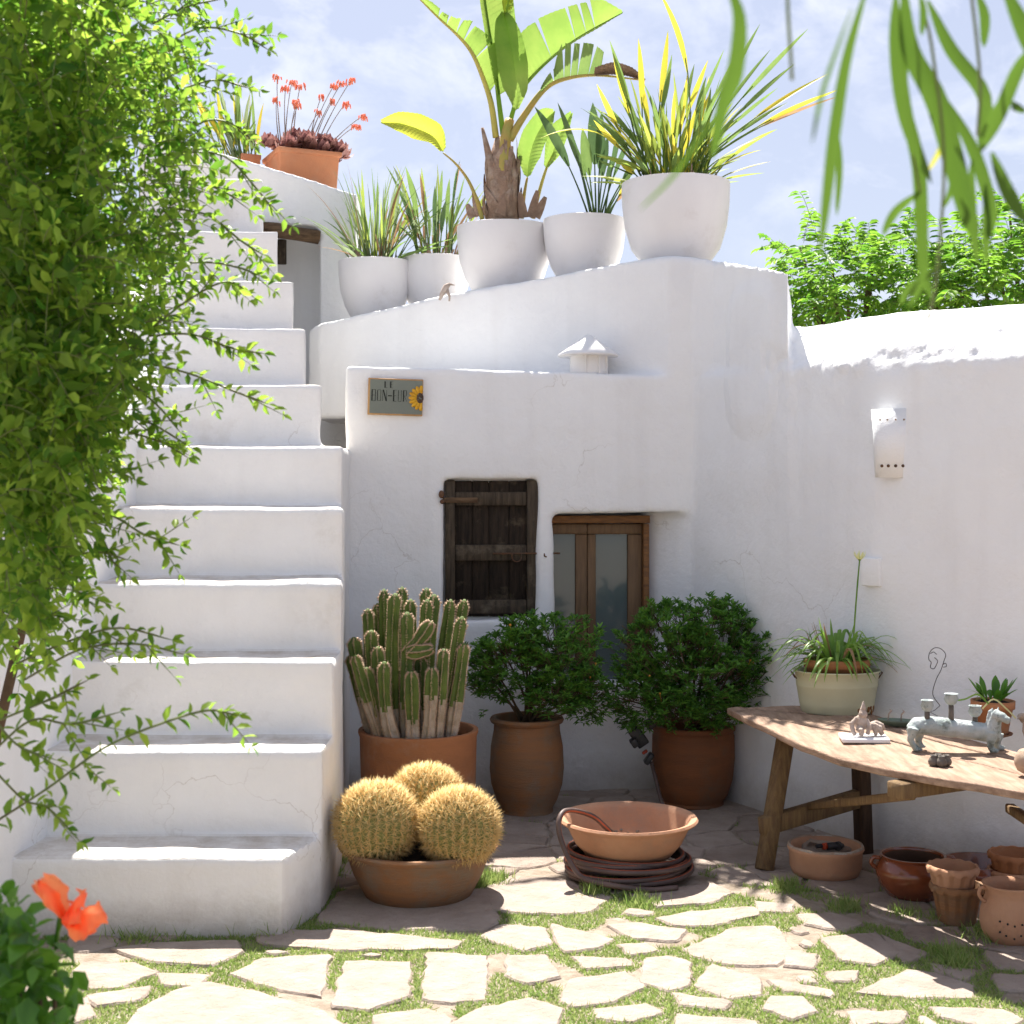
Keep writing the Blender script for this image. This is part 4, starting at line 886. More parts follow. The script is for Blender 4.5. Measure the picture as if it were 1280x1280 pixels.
# --- coiled hose and the terracotta bowl on it
dH = 5.45; c0 = W(785, 0, dH); hs = thing("garden_hose", "dark coiled garden hose with red stripes lying under the terracotta bowl", "hose", (c0.x, c0.y, 0))
pts = []; turns = 6.3; N_T = int(turns * 40); tw_ = []
for i in range(N_T + 1):
    u = i / N_T; a = R(-160) + u * turns * 2 * math.pi; rr = .238 + .018 * math.sin(a * 1.37) + .010 * math.sin(a * .61) - .018 * u
    z = .013 + u * .072 + .006 * math.sin(a * 1.13)
    pts.append(Vector((c0.x + math.cos(a) * rr, c0.y + math.sin(a) * rr * .98, z)))
last = pts[-1]
def hose_tube(name, ps):
    mb = MB(); seg = 10; mb.tube(ps, .0100, seg, up=(0, 0, 1)); me = mb.me("h"); fi = []
    for i in range(len(ps) - 1):
        for k in range(seg): fi.append(1 if k in (0, 5) else 0)
    fi += [0, 0]; me.polygons.foreach_set('material_index', fi); link(name, me, [M['hose'], M['hosestripe']], hs)
hose_tube("coil", pts)
loop = [(772, 1108, 5.16, 0), (730, 1098, 5.22, 0), (712, 1075, 5.26, 0), (700, 1045, 5.28, 0), (699, 1025, 5.30, 0), (706, 1014, 5.34, 0), (722, 1014, 5.40, 0), (742, 1021, 5.45, 0), (756, 1033, 5.46, 0), (763, 1040, 5.47, 0)]
cps = [W(x, y, d) for x, y, d, _ in loop]; cps[0].z = max(.014, cps[0].z); cps[1].z = max(.02, cps[1].z)
cps = [Vector((c0.x + .16, 5.20, .016)), Vector((c0.x + .06, 5.17, .016))] + cps
def catmull(P, k=6):
    out = []; P = [P[0] * 2 - P[1]] + P + [P[-1] * 2 - P[-2]]
    for i in range(1, len(P) - 2):
        for j in range(k):
            t = j / k; out.append(.5 * ((2 * P[i]) + (P[i + 1] - P[i - 1]) * t + (2 * P[i - 1] - 5 * P[i] + 4 * P[i + 1] - P[i + 2]) * t * t + (3 * P[i] - P[i - 1] - 3 * P[i + 1] + P[i + 2]) * t ** 3))
    out.append(P[-2]); return out
hose_tube("loose_end", catmull(cps))
zb = .092; s = dH / F; bw = thing("terracotta_bowl", "wide empty terracotta bowl resting on the coiled hose", "bowl", (c0.x, dH, zb - .02))
zr = .135; mb = MB()
mb.lathe((0, 0, 0), [(.155, 0), (.165, .004), (.205, .05), (.235, zr - .022), (.24, zr - .016), (.262, zr - .006), (.268, zr + .002), (.262, zr + .01), (.243, zr + .006), (.228, zr - .01), (.205, .062), (.165, .024), (.10, .016), (.001, .015)], 60)
o = mb.build("bowl", [M['terra_pink'], M['inner']], bw, world=False); tag(o)
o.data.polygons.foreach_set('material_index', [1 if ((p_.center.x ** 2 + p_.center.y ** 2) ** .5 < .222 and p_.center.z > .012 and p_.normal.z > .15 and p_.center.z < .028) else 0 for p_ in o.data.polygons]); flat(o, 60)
rndm = random.Random(5)
mb = MB()
for k in range(260): a = rndm.uniform(0, 6.28); rr = .19 * rndm.random() ** .5; mb.ball((math.cos(a) * rr, math.sin(a) * rr, .017 + max(0, rr - .155) * .9), rndm.uniform(.003, .009), 6, 4)
o = mb.build("dry_debris", M['soil'], bw, world=False); o['kind'] = 'stuff'

# ============================================================ TABLE
ZT = .57; TZ = lambda y: (HC - ZT) * F / (y - HY)
tb = thing("wooden_table", "long rustic wooden trestle table with warped boards along the garden wall", "table", tuple(G(1020, 1080)))
def tp(px, py): d = TZ(py); return Vector(((px - 640) / F * d, d, ZT))
fe = [tp(909, 884), tp(935, 899), tp(965, 913), tp(1000, 929), tp(1050, 946), tp(1100, 958), tp(1150, 969), tp(1200, 978), tp(1280, 990), tp(1400, 1012)]
BP = [(938, 881.5), (965, 882), (990, 883), (1020, 884), (1060, 886), (1100, 894), (1137, 903), (1200, 920), (1280, 943), (1400, 975)]
be = [tp(x, y) for x, y in BP]
def board(f0, f1, name, wob, label=None):      # strip between fractions f0..f1 of the width
    mb = MB(); vs = []; n = len(fe); th = .028
    for i in range(n):
        for f in (f0, f1):
            p = fe[i].lerp(be[i], f); z = wob * math.sin(i * 1.1 + f * 5); vs += [(p.x, p.y, ZT + z - .002), (p.x, p.y, ZT + z - th)]
    fs = []
    for i in range(n - 1):
        a = i * 4; c = a + 4; fs += [(a, a + 2, c + 2, c), (a + 1, c + 1, c + 3, a + 3), (a, c, c + 1, a + 1), (a + 2, a + 3, c + 3, c + 2)]
    fs += [(0, 1, 3, 2), ((n - 1) * 4, (n - 1) * 4 + 2, (n - 1) * 4 + 3, (n - 1) * 4 + 1)]
    mb.add(vs, fs); me = mb.me("b"); bm = bmesh.new(); bm.from_mesh(me); bmesh.ops.recalc_face_normals(bm, faces=bm.faces); bmesh.ops.subdivide_edges(bm, edges=bm.edges, cuts=2, use_grid_fill=True); bm.to_mesh(me); bm.free()
    co = get_np(me); co[:, 2] += nfield(co, 5, 3) * .005; co[:, :2] += nfield(co, 9, 6)[:, None] * .003; set_np(me, co)
    o = link(name, me, M['board'], tb, smooth=False); bevel(o, .003, 1, 60); return o
board(0, .47, "board", .005); board(.50, .76, "board", .007); board(.79, 1, "board", .005)
def beam(name, a, c, w, h, m, upv=(0, 0, 1), bv=.004):
    a, c = Vector(a), Vector(c); t = (c - a).normalized(); u = Vector(upv); sd = t.cross(u).normalized(); u2 = sd.cross(t).normalized()
    rot = Matrix((sd, t, u2)).transposed(); mb = MB(); mb.box((a + c) / 2, (w / 2, (c - a).length / 2, h / 2), rot); o = mb.build(name, m, tb, smooth=False); bevel(o, bv, 1); return o
ft = W(955, 1088, 5.49); ft.z = 0; top = W(985, 0, 5.66); top.z = ZT - .03; along = (fe[5] - fe[2]).normalized(); perp = Vector((.86, .5, 0))
beam("leg", ft, top, .055, .058, M['legwood'], along)
ft2 = G(1080, 1066); ft2.z = 0; tp2 = Vector((ft2.x - .02, ft2.y - .0, ZT - .03)); beam("leg", ft2, tp2, .05, .07, M['darkleg'], along)
beam("crossbar", ft.lerp(top, .30) + perp * -.05, ft2.lerp(tp2, .42) + perp * .02, .045, .07, M['legwood'])
cl = fe[2].lerp(fe[3], .25); cl.z = ZT - .055; beam("cleat", Vector((top.x, top.y, ZT - .055)) - perp * .06, Vector((tp2.x, tp2.y, ZT - .055)) + perp * .03, .05, .05, M['legwood'])
m2 = tp(1128, 968); beam("cleat", Vector((m2.x - .02, m2.y + .02, ZT - .055)), Vector((m2.x + .30, m2.y + .2, ZT - .055)), .07, .05, M['legwood'])
beam("brace", ft.lerp(ft2, .45) + Vector((0, 0, .22)), Vector((m2.x + .04, m2.y + .04, ZT - .075)), .03, .03, M['legwood'])
# far trestle, just past the frame
dv = along * 2.1
beam("leg", ft + dv + perp * -.02, top + dv, .055, .058, M['legwood'], along); beam("leg", ft2 + dv, tp2 + dv, .05, .07, M['darkleg'], along)
beam("brace", W(1262, 1010, 4.62), Vector((m2.x + .10, m2.y - .3, ZT - .075)) + along * .6, .03, .03, M['legwood'])

# --- enamel tub with lily
def on_table(px, py, zz=None): v = tp(px, py); return v
c = on_table(1046, 889.5); dT = c.y; s = dT / F
tubt = thing("potted_lily", "strappy lily with one tall pale bloom, its clay pot set in a cream enamel tub", "potted plant", tuple(c))
hT = 52 * s
mb = MB(); mb.lathe((0, 0, 0), [(43 * s, 0), (44 * s, .004), (46 * s, .03), (46.4 * s, .034), (46.6 * s, .04), (50 * s, hT * .62), (50.6 * s, hT * .64), (50.6 * s, hT * .67), (52 * s, hT - .006), (54 * s, hT - .003), (54 * s, hT + .002), (52 * s, hT + .002), (49 * s, hT - .02), (44 * s, .02)], 48, 1, .78); mb.build("tub", M['tub'], tubt, world=False)
mb = MB(); 
for k in range(9): 
    a = R(-62 + k * 7); zz = .022 + .012 * math.sin(k * 2.2); rr = (43.5 * s + (zz / hT) * 8 * s); mb.ball((math.cos(a) * (rr + .0005), math.sin(a) * (rr + .0005) * .78, zz), (.012, .004, .012 + .006 * (k % 2)), 7, 5, Matrix.Rotation(a + R(90), 3, 'Z'))
mb.build("rust", M['rust'], tubt, world=False)
for sx_ in (-1, 1):
    mb = MB(); mb.tube([(sx_ * 51 * s, -.012, hT * .8), (sx_ * 56 * s, -.012, hT * .95), (sx_ * 56 * s, .02, hT * .95), (sx_ * 51 * s, .02, hT * .8)], .0025, 6); mb.build("handle", M['iron'], tubt, world=False)
mb = MB(); mb.lathe((0, 0, .0), [(30 * s, .03), (38 * s, hT + .012), (41 * s, hT + .014), (41.5 * s, hT + .045), (39 * s, hT + .047), (36 * s, hT + .02)], 36, 1, .78); mb.build("clay_pot", M['terra'], tubt, world=False)
soil_disc(tubt, hT + .03, 38 * s, sy=.78)
random.seed(11); LC = Vector((c.x, c.y, ZT + hT + .03))
for i in range(130):
    a = rnd(0, 2 * math.pi); rr = rnd(0, .06); b0 = LC + Vector((math.cos(a) * rr * 1.3, math.sin(a) * rr, -.01)); Lr = rnd(.10, .27); up_ = rnd(.03, .15) if i > 40 else rnd(.12, .19)
    e = b0 + Vector((math.cos(a) * Lr, math.sin(a) * Lr * .8, up_ * .5 - (rnd(.0, .11) if Lr > .12 else 0))); md = b0 + Vector((math.cos(a) * Lr * .45, math.sin(a) * Lr * .4, up_ * 1.15 + .02))
    if i % 9 == 0: e = b0 + Vector((math.cos(a) * .06, math.sin(a) * .04, rnd(.13, .20))); md = (b0 + e) / 2
    if (e.x - 1.0) > .9 or e.y > c.y + .20: e.y = c.y + .18
    o = strap(bez(b0, md, e, 8), [.008, .012, .015, .016, .015, .013, .010, .007, .001], (-math.sin(a), math.cos(a), 0), .3).build("leaf", M['lilyleaf'] if i % 12 else M['strap_b'], tubt)
b0 = LC + Vector((.062, 0, 0)); tpF = W(1074.5, 700, dT); mb = MB(); mb.tube(bez(b0, (b0 + tpF) / 2 + Vector((-.004, 0, 0)), tpF, 10), [.0034] * 9 + [.0028] * 2, 7); mb.build("flower_stalk", M['lilyleaf'], tubt)
mb = MB(); mb.ball(tpF + Vector((0, 0, .005)), (.007, .007, .009), 10, 7); mb.build("flower_base", M['lilyleaf'], tubt)
for k in range(9):
    a = k * .7; e = tpF + Vector((math.cos(a) * .026, math.sin(a) * .026, .030 + .004 * (k % 3))); md = tpF + Vector((math.cos(a) * .018, math.sin(a) * .018, .008)); strap(bez(tpF, md, e, 5), [.006, .010, .011, .010, .007, .001], (-math.sin(a), math.cos(a), 0)).build("petal", M['lily'], tubt)

# --- tile with crouching clay figure
c = on_table(1080, 926); s = c.y / F
mb = MB(); mb.box((c.x, c.y, ZT + .0095), (.083, .062, .0075), Matrix.Rotation(R(-6), 3, 'Z')); tl = mb.build("tile", [M['tile']], None, smooth=False); bevel(tl, .002, 1); tag(tl, "white glazed tile under the small clay figure on the table", "tile")
cf = Vector((c.x + .002, c.y + .005, ZT + .019)); fg = thing("clay_figure", "small crouching pale clay figure with a pointed cap on the white tile", "figurine", tuple(cf))
mb = MB()
def lim(pts, r, seg=8): mb.tube([Vector(p) for p in pts], r, seg)
mb.ball((-.012, 0, .045), (.024, .021, .030), 12, 9); mb.ball((-.006, -.006, .076), (.016, .016, .017), 12, 9); lim([(-.006, -.004, .086), (-.004, -.002, .104), (-.003, 0, .122)], [.013, .008, .002])
lim([(-.026, -.004, .06), (-.048, -.01, .042), (-.045, -.022, .016), (-.038, -.026, .005)], [.010, .010, .008, .008]); lim([(.006, -.006, .058), (.012, -.026, .036), (.004, -.032, .008)], [.009, .008, .008])
lim([(-.022, -.014, .026), (-.018, -.034, .022), (-.02, -.034, .004)], [.013, .011, .009]); lim([(.006, 0, .03), (.03, -.004, .034), (.052, -.008, .026), (.062, -.016, .004)], [.017, .015, .013, .008]); lim([(.02, .01, .03), (.045, .012, .04), (.066, .01, .03), (.076, .008, .018)], [.013, .012, .012, .006])
lim([(.034, -.01, .028), (.036, -.024, .004)], [.010, .007]); mb.ball((-.008, -.019, .073), .0045, 6, 5); mb.ball((.003, -.017, .079), .003, 6, 4); mb.ball((-.012, -.017, .080), .003, 6, 4)
me = remeshed(mb.me("fig"), .0022, 2); plaster(me, ((60, .0016), (160, .0008))); link("figure", me, M['clay'], fg, world=False)

# --- horse-shaped candle holder, three cups
c = on_table(1200, 938); s = c.y / F; KH = lambda px, py, dy=0.0: (W(px, py, c.y + dy) - Vector((c.x, c.y, ZT)))
hz = thing("candle_holder", "grey-green clay horse-shaped candle holder carrying three cups on stems", "candle holder", (c.x, c.y, ZT))
mb = MB()
mb.tube([KH(1139, 914, .02), KH(1146, 908, .015), KH(1160, 907, .01), KH(1200, 911, 0), KH(1235, 916, -.02), KH(1250, 918, -.03)], [9 * s, 11.5 * s, 12 * s, 11.5 * s, 11.5 * s, 9 * s], 14)
for (x0, y0, x1, y1, x2, y2, dy) in ((1142, 910, 1138, 925, 1146, 938, -.02), (1150, 912, 1148, 926, 1151, 935, .035), (1240, 915, 1238, 933, 1242, 950, -.045), (1248, 916, 1246, 932, 1250, 948, .01)):
    a, m_, e = KH(x0, y0, dy), KH(x1, y1, dy), KH(x2, y2, dy); e.z = .004 if e.z < .02 or True else e.z; mb.tube([a, m_, e], [7.5 * s, 4.2 * s, 4.6 * s], 9); mb.ball(e + Vector((.004, -.004, .004)), (.014, .012, .007), 8, 6)
mb.tube([KH(1240, 916, -.03), KH(1243, 902, -.035), KH(1246, 893, -.04)], [11 * s, 9 * s, 7 * s], 12); mb.tube([KH(1243, 893, -.04), KH(1252, 896, -.06), KH(1262, 902, -.08)], [7.5 * s, 6 * s, 4.2 * s], 10)
for x in (1240, 1247): mb.tube([KH(x, 890, -.03), KH(x + 1, 884, -.03)], [2.4 * s, .8 * s], 6)
for k in range(6): mb.ball(KH(1238 - k * .8, 890 + k * 3.5, -.03), (3.4 * s, 2.5 * s, 2.8 * s), 7, 5)
mb.tube([KH(1140, 906, .02), KH(1136, 912, .02), KH(1139, 926, .01)], [2.5 * s, 3.5 * s, 2.5 * s], 7)
me = remeshed(mb.me("hb"), .0035, 2); plaster(me, ((40, .002), (110, .0012))); link("body", me, M['patina'], hz, world=False)
for (x, yt, yb, r) in ((1159, 876, 902, 8), (1189, 868, 905, 9), (1219, 883, 908, 8.5)):
    mb = MB(); mb.tube([KH(x, yt + 12), KH(x, yb)], [3.2 * s, 3.6 * s], 9); mb.build("stem", M['ironclay'], hz, world=False)
    mb = MB(); q = KH(x, yt + 14); mb.lathe(tuple(q), [(2 * s, 0), (6 * s, 3 * s), (r * s, 8 * s), (r * s * .8, 13 * s), (r * s * .98, 15 * s), (r * s * .85, 15 * s), (r * s * .6, 12 * s)], 14, fn=lambda rr, z, th, j: (rr * (1 + .07 * math.cos(th * 6)), z)); mb.build("cup", M['patina'], hz, world=False)
    mb = MB(); mb.lathe((q.x, q.y, q.z + 12.5 * s), [(r * s * .8, 0), (.001, .001)], 14, cap0=False); mb.build("cup_hollow", M['ironclay'], hz, world=False)

# --- cluster of tiny pots
c = on_table(1175, 958); t = thing("pot_cluster", "cluster of joined thumb-sized grey pots near the table edge below the horse", "ornament", tuple(c))
for k, (dx, dy) in enumerate(((0, -.016), (-.021, 0), (.021, .002), (0, .018))):
    mb = MB(); mb.lathe((dx, dy, 0), [(.008, 0), (.016, .007), (.0185, .016), (.014, .026), (.009, .031), (.011, .037), (.008, .037), (.006, .03)], 16); mb.build("cup", M['ironclay'], t, world=False)
# --- green dish with wire things, behind the figure
c = on_table(1122, 908); t = thing("green_dish", "dark green glazed boat-shaped dish behind the clay figure", "dish", tuple(c), rz=R(-20))
mb = MB(); mb.lathe((0, 0, 0), [(.02, 0), (.04, .004), (.055, .018), (.06, .026), (.056, .026), (.04, .012), (.001, .009)], 30, 1.25, .6); mb.build("dish", M['greendish'], t, world=False)
for x in (-.035, .012):
    mb = MB(); mb.tube([(x, 0, .012), (x + .002, 0, .045), (x + .012, 0, .058), (x + .006, 0, .064)], [.003, .003, .004, .002], 6); mb.build("horn", M['clay'], t, world=False)
# --- right clay pot with saucer and plant
c = on_table(1241, 920); c = Vector((c.x + .0, c.y, ZT)); s = c.y / F
t = thing("potted_plant", "small terracotta pot on a saucer with glossy oval leaves behind the horse", "potted plant", tuple(c))
mb = MB(); mb.lathe((0, 0, 0), [(.045, 0), (.068, .008), (.07, .014), (.066, .014), (.045, .007), (.001, .006)], 30); mb.build("saucer", M['terra_brown'], t, world=False)
hh = 42 * s; mb = MB(); mb.lathe((0, 0, .008), [(17 * s, 0), (18 * s, .003), (24 * s, hh - .03), (26.5 * s, hh - .028), (27 * s, hh), (24 * s, hh), (22 * s, hh - .02)], 32); mb.build("pot", M['terra'], t, world=False)
soil_disc(t, hh, 23 * s)
random.seed(4)
for k in range(22):
    a = rnd(0, 6.28); b0 = Vector((math.cos(a) * .03, math.sin(a) * .03, hh + .005)); e = Vector((math.cos(a) * rnd(.04, .1), math.sin(a) * rnd(.03, .07), hh + rnd(.03, .10))); strap(bez(b0, (b0 + e) / 2 + Vector((0, 0, .02)), e, 6), [.005, .012, .022, .026, .024, .015, .002], (-math.sin(a), math.cos(a), 0), .3).build("leaf", M['hibleaf'], t, world=False)
for k in range(10):
    a = rnd(2.2, 4.2); b0 = Vector((-.03, rnd(-.02, .02), hh)); e = Vector((-rnd(.06, .11), rnd(-.05, .02), hh + rnd(-.0, .09))); strap(bez(b0, (b0 + e) / 2 + Vector((0, 0, .035)), e, 6), [.004, .005, .006, .006, .005, .004, .001], (0, 1, 0)).build("leaf", M['lilyleaf'], t, world=False)
# long arching sprays over the horse
for k, (P_) in enumerate((((1236, 880), (1222, 868), (1206, 874), (1190, 876)), ((1228, 886), (1242, 874), (1258, 886), (1270, 898)))):
    strap(catmull([W(x, y, c.y - .08) for x, y in P_], 4), [.006] * 13, (0, 0, 1)).build("spray", M['lily'] if k else M['lilyleaf'], t)
# --- white figure and round pot at the frame edge
c = on_table(1284, 925); t = thing("white_figurine", "small white spindly-legged figurine at the right frame edge beside the horse", "figurine", tuple(c)); mb = MB()
mb.ball((0, 0, .075), (.028, .02, .02), 10, 8); mb.ball((-.022, -.008, .085), (.017, .014, .014), 9, 7); mb.tube([(-.012, -.006, .07), (-.022, -.02, .035), (-.012, -.024, .003)], [.006, .004, .003], 7); mb.tube([(.014, -.006, .07), (.012, -.018, .035), (.02, -.022, .003)], [.006, .004, .003], 7); mb.tube([(.01, .01, .07), (.016, .014, .003)], [.005, .003], 7)
mb.tube([(-.03, -.012, .086), (-.044, -.02, .078)], [.006, .002], 6); me = remeshed(mb.me("w"), .0025, 2); link("figure", me, M['limepot'], t, world=False)
c = on_table(1288, 968); mb = MB(); mb.lathe(tuple(c), [(.018, 0), (.04, .012), (.05, .035), (.046, .06), (.034, .076), (.024, .080), (.018, .079), (.014, .07)], 28); o = mb.build("round_vase", M['limepot']); tag(o, "round pale grey clay vase at the near edge of the table", "vase")
# --- wire portrait standing at the wall
c = on_table(1163, 906); t = thing("wire_figure", "thin bent wire outline of a face standing at the back of the table", "wire sculpture", tuple(c)); dW = 5.44
mb = MB(); P_ = [(1175, 882), (1166, 868), (1170, 850), (1176, 838), (1180, 826), (1182, 818), (1176, 811), (1168, 810), (1162, 816), (1161, 824), (1164, 828), (1163, 834), (1167, 836), (1170, 832), (1172, 826), (1168, 822)]
mb.tube(catmull([W(x, y, dW) for x, y in P_], 5), .0016, 5); mb.tube(catmull([W(x, y, dW) for x, y in ((1178, 831), (1182, 829), (1183, 833), (1179, 834))], 4), .0015, 5); mb.tube(catmull([W(x, y, dW) for x, y in ((1163, 817), (1167, 815), (1171, 818))], 4), .0015, 5)
mb.tube(catmull([W(x, y, dW) for x, y in ((1175, 882), (1168, 888), (1163, 890), (1172, 895))], 4), .0012, 5); mb.build("wire", M['wire'], t)

# ============================================================ POTS UNDER THE TABLE
g = G(1032, 1092); s = g.y / F
t = thing("clay_bowl", "low oval clay bowl with a rolled lime-white rim under the table", "bowl", tuple(g)); hb = 36 * s
mb = MB(); mb.lathe((0, 0, 0), [(.115, 0), (.125, .006), (.136, .03), (.138, hb * .8), (.145, hb * .9), (.143, hb), (.128, hb + .002), (.118, hb - .01), (.112, hb * .5), (.001, hb * .45)], 44); mb.build("bowl", M['terra_pink'], t, world=False)
mb = MB(); mb.lathe((0, 0, 0), [(.130, hb - .001), (.136, hb + .006), (.142, hb + .003), (.144, hb - .002)], 40, cap0=False, fn=lambda r, z, th, j: (r, z + .0015 * math.sin(th * 7))); mb.build("rim", M['limepot'], t, world=False)
mb = MB(); mb.box((.012, .03, hb * .78), (.085, .012, .05), Matrix.Rotation(R(14), 3, 'Y') @ Matrix.Rotation(R(55), 3, 'X')); mb.ball((.0, .02, hb * .7), (.09, .07, .02), 12, 7); me = remeshed(mb.me("r"), .006, 2); plaster(me, ((14, .008), (50, .003))); sh = link("broken_sherd", me, M['rock'], None, world=False)
sh.location = g; tag(sh, "broken piece of flat brown stone lying in the low oval bowl", "stone")
t2 = thing("hose_fitting", "black hose fitting with an orange ring lying in the low oval bowl", "hose fitting", (g.x - .012, g.y - .03, hb * .9)); rot = Matrix.Rotation(R(90), 3, 'Y')
for nm, x0, x1, r, m in (("barrel", .012, .05, .014, 'black'), ("collar", .05, .06, .018, 'black'), ("ring", -.002, .012, .0125, 'redplastic'), ("nozzle", -.03, -.002, .008, 'black'), ("spigot", .06, .072, .010, 'black')):
    mb = MB(); mb.tube([(x0, 0, .012), (x1, .01, .014)], [r, r * .92], 14); o = mb.build(nm, M[m], t2, world=False); flat(o, 50)
# glazed brown pot
g = G(1141, 1120); s = g.y / F; t = thing("cooking_pot", "round-bellied glossy brown glazed pot with a loop handle under the table", "pot", tuple(g)); hb = 52 * s
mb = MB(); mb.lathe((0, 0, 0), [(28 * s, 0), (31 * s, .004), (42 * s, .05), (46.5 * s, .10), (45 * s, hb * .72), (40 * s, hb * .9), (38 * s, hb * .93), (40 * s, hb * .97), (40.5 * s, hb), (37.5 * s, hb), (35.5 * s, hb * .93), (40 * s, hb * .7), (38 * s, .06), (.001, .02)], 48)
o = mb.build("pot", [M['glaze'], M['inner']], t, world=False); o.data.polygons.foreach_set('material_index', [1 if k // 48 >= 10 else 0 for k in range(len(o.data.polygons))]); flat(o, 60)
for sg_ in (-1, 1):
    mb = MB(); mb.tube(catmull([Vector((sg_ * 41 * s, 0, hb * .92)), Vector((sg_ * 49 * s, 0, hb * .93)), Vector((sg_ * 52 * s, 0, hb * .80)), Vector((sg_ * 46 * s, 0, hb * .68))], 4), .0075, 8); mb.build("handle", M['glaze'], t, world=False)
# scalloped flower pots
def scallop_pot(name, lab, loc, r0, r1, h, m, wav=13, rz=0, inn=None):
    t = thing(name, lab, "flower pot", loc, rz=rz); n = 64
    fn = lambda r, z, th, j: (r, z + (.004 * math.sin(th * wav) if j in (3, 4) else (.002 * math.sin(th * wav) if j in (2, 5) else 0)))
    mb = MB(); mb.lathe((0, 0, 0), [(r0, 0), (r0 + .002, .003), (r1 * .955, h - .024), (r1 * 1.06, h - .022), (r1 * 1.09, h - .010), (r1 * 1.03, h), (r1 * .93, h), (r1 * .9, h - .02), (r0 * .92, .03)], n, fn=fn)
    o = mb.build("pot", m, t, world=False); flat(o, 60)
    mb = MB(); mb.lathe((0, 0, 0), [(r0 * .95, .03), (.001, .031)], n // 2, cap0=False); mb.build("bottom", M['inner'], t, world=False); return t
g = G(1196, 1152); s = g.y / F
scallop_pot("flower_pot", "weathered flower pot with a wavy rim, lower one of the sunlit-side stack of two", tuple(g), 22 * s, 31 * s, 48 * s, M['terra_old'])
scallop_pot("flower_pot", "weathered wavy-rimmed flower pot stacked in another beside the glossy brown pot, upper one", (g.x - 5 * s, g.y, 40 * s), 23 * s, 30 * s, 31 * s, M['terra_pink'], rz=.4)
g2_ = G(1268, 1122); s = g2_.y / F
scallop_pot("flower_pot", "lower wavy-rimmed pot of the stack behind the pierced pot at the right edge", tuple(g2_), 24 * s, 31 * s, 36 * s, M['terra_pink'])
scallop_pot("flower_pot", "upper wavy-rimmed pot of the stack behind the pierced pot at the right edge", (g2_.x, g2_.y, 27 * s), 24 * s, 30 * s, 30 * s, M['terra'], rz=.7)
g = G(1222, 1112); s = g.y / F; mb = MB(); mb.lathe(tuple(g), [(30 * s, 0), (42 * s, .03), (44 * s, 36 * s), (41 * s, 36 * s), (38 * s, .04), (.001, .03)], 36); o = mb.build("glazed_bowl", M['glaze']); tag(o, "dark brown glazed bowl half hidden behind the stacked flower pots", "bowl")
g = G(1262, 1176); s = g.y / F; t = thing("pierced_pot", "orange clay pot pierced with small holes, ear handle, at the right frame edge", "pot", tuple(g)); hb = 72 * s
mb = MB(); mb.lathe((0, 0, 0), [(22 * s, 0), (27 * s, .004), (34 * s, .035), (36.5 * s, .07), (35 * s, hb * .55), (31 * s, hb * .72), (29 * s, hb * .84), (32 * s, hb * .96), (33.5 * s, hb), (31 * s, hb), (28 * s, hb * .9), (28 * s, hb * .7), (32 * s, hb * .5), (30 * s, .05), (.001, .03)], 44); mb.build("pot", M['terra_pink'], t, world=False)
mb = MB(); mb.tube(catmull([Vector((-30 * s, -.01, hb * .92)), Vector((-37 * s, -.012, hb * .94)), Vector((-40 * s, -.012, hb * .84)), Vector((-36 * s, -.01, hb * .74)), Vector((-31 * s, -.01, hb * .70))], 4), [.006] * 17, 8); mb.build("handle", M['terra_pink'], t, world=False)
for (x, y) in ((-22, 20), (-15, 16), (-6, 13), (-14, 31), (-6, 29), (3, 31), (2, 17), (10, 14), (11, 30), (-22, 33)):
    zz = y * s; rr = 36.2 * s if zz > .05 else 34.5 * s; yy_ = -math.sqrt(max(0, rr * rr - (x * s) ** 2)); mb = MB(); mb.ball((x * s, yy_, zz), .0036, 8, 5); mb.build("hole", M['ink'], t, world=False)
# ============================================================ PLANTS ON THE TERRACE
def rim_top(px):    # height and depth of the curved parapet at this column
    for (a, da, ya), (c, dc, yc) in zip(TR, TR[1:]):
        if a <= px <= c: u = (px - a) / (c - a); return da + (dc - da) * u, ya + (yc - ya) * u
    return 6.95, 321
def white_pot(label, px0, px1, yrim, off, plump=1.0, base=.62):
    pc_ = (px0 + px1) / 2; d0, y0 = rim_top(min(max(pc_, 388), 835)); d = d0 + off; z0 = HC - (y0 - HY) * d0 / F
    c = W(pc_, 0, d); R_ = (px1 - px0) / 2 * d / F; zr = HC - (yrim - HY) * (d - R_) / F; h = zr - z0
    t = thing("potted_plant", label, "potted plant", (c.x, c.y, z0), "white glazed pots along the terrace edge")
    mb = MB(); mb.lathe((0, 0, 0), [(R_ * base, 0), (R_ * (base + .03), .005), (R_ * .82, h * .22), (R_ * .94, h * .48), (R_ * .99, h * .75), (R_, h - .012), (R_ * .995, h - .002), (R_ * .97, h), (R_ * .93, h - .004), (R_ * .90, h - .05)], 52); flat(mb.build("pot", M['ceramic'], t, world=False), 60)
    soil_disc(t, h - .03, R_ * .92); return t, c, z0 + h - .03, R_, d
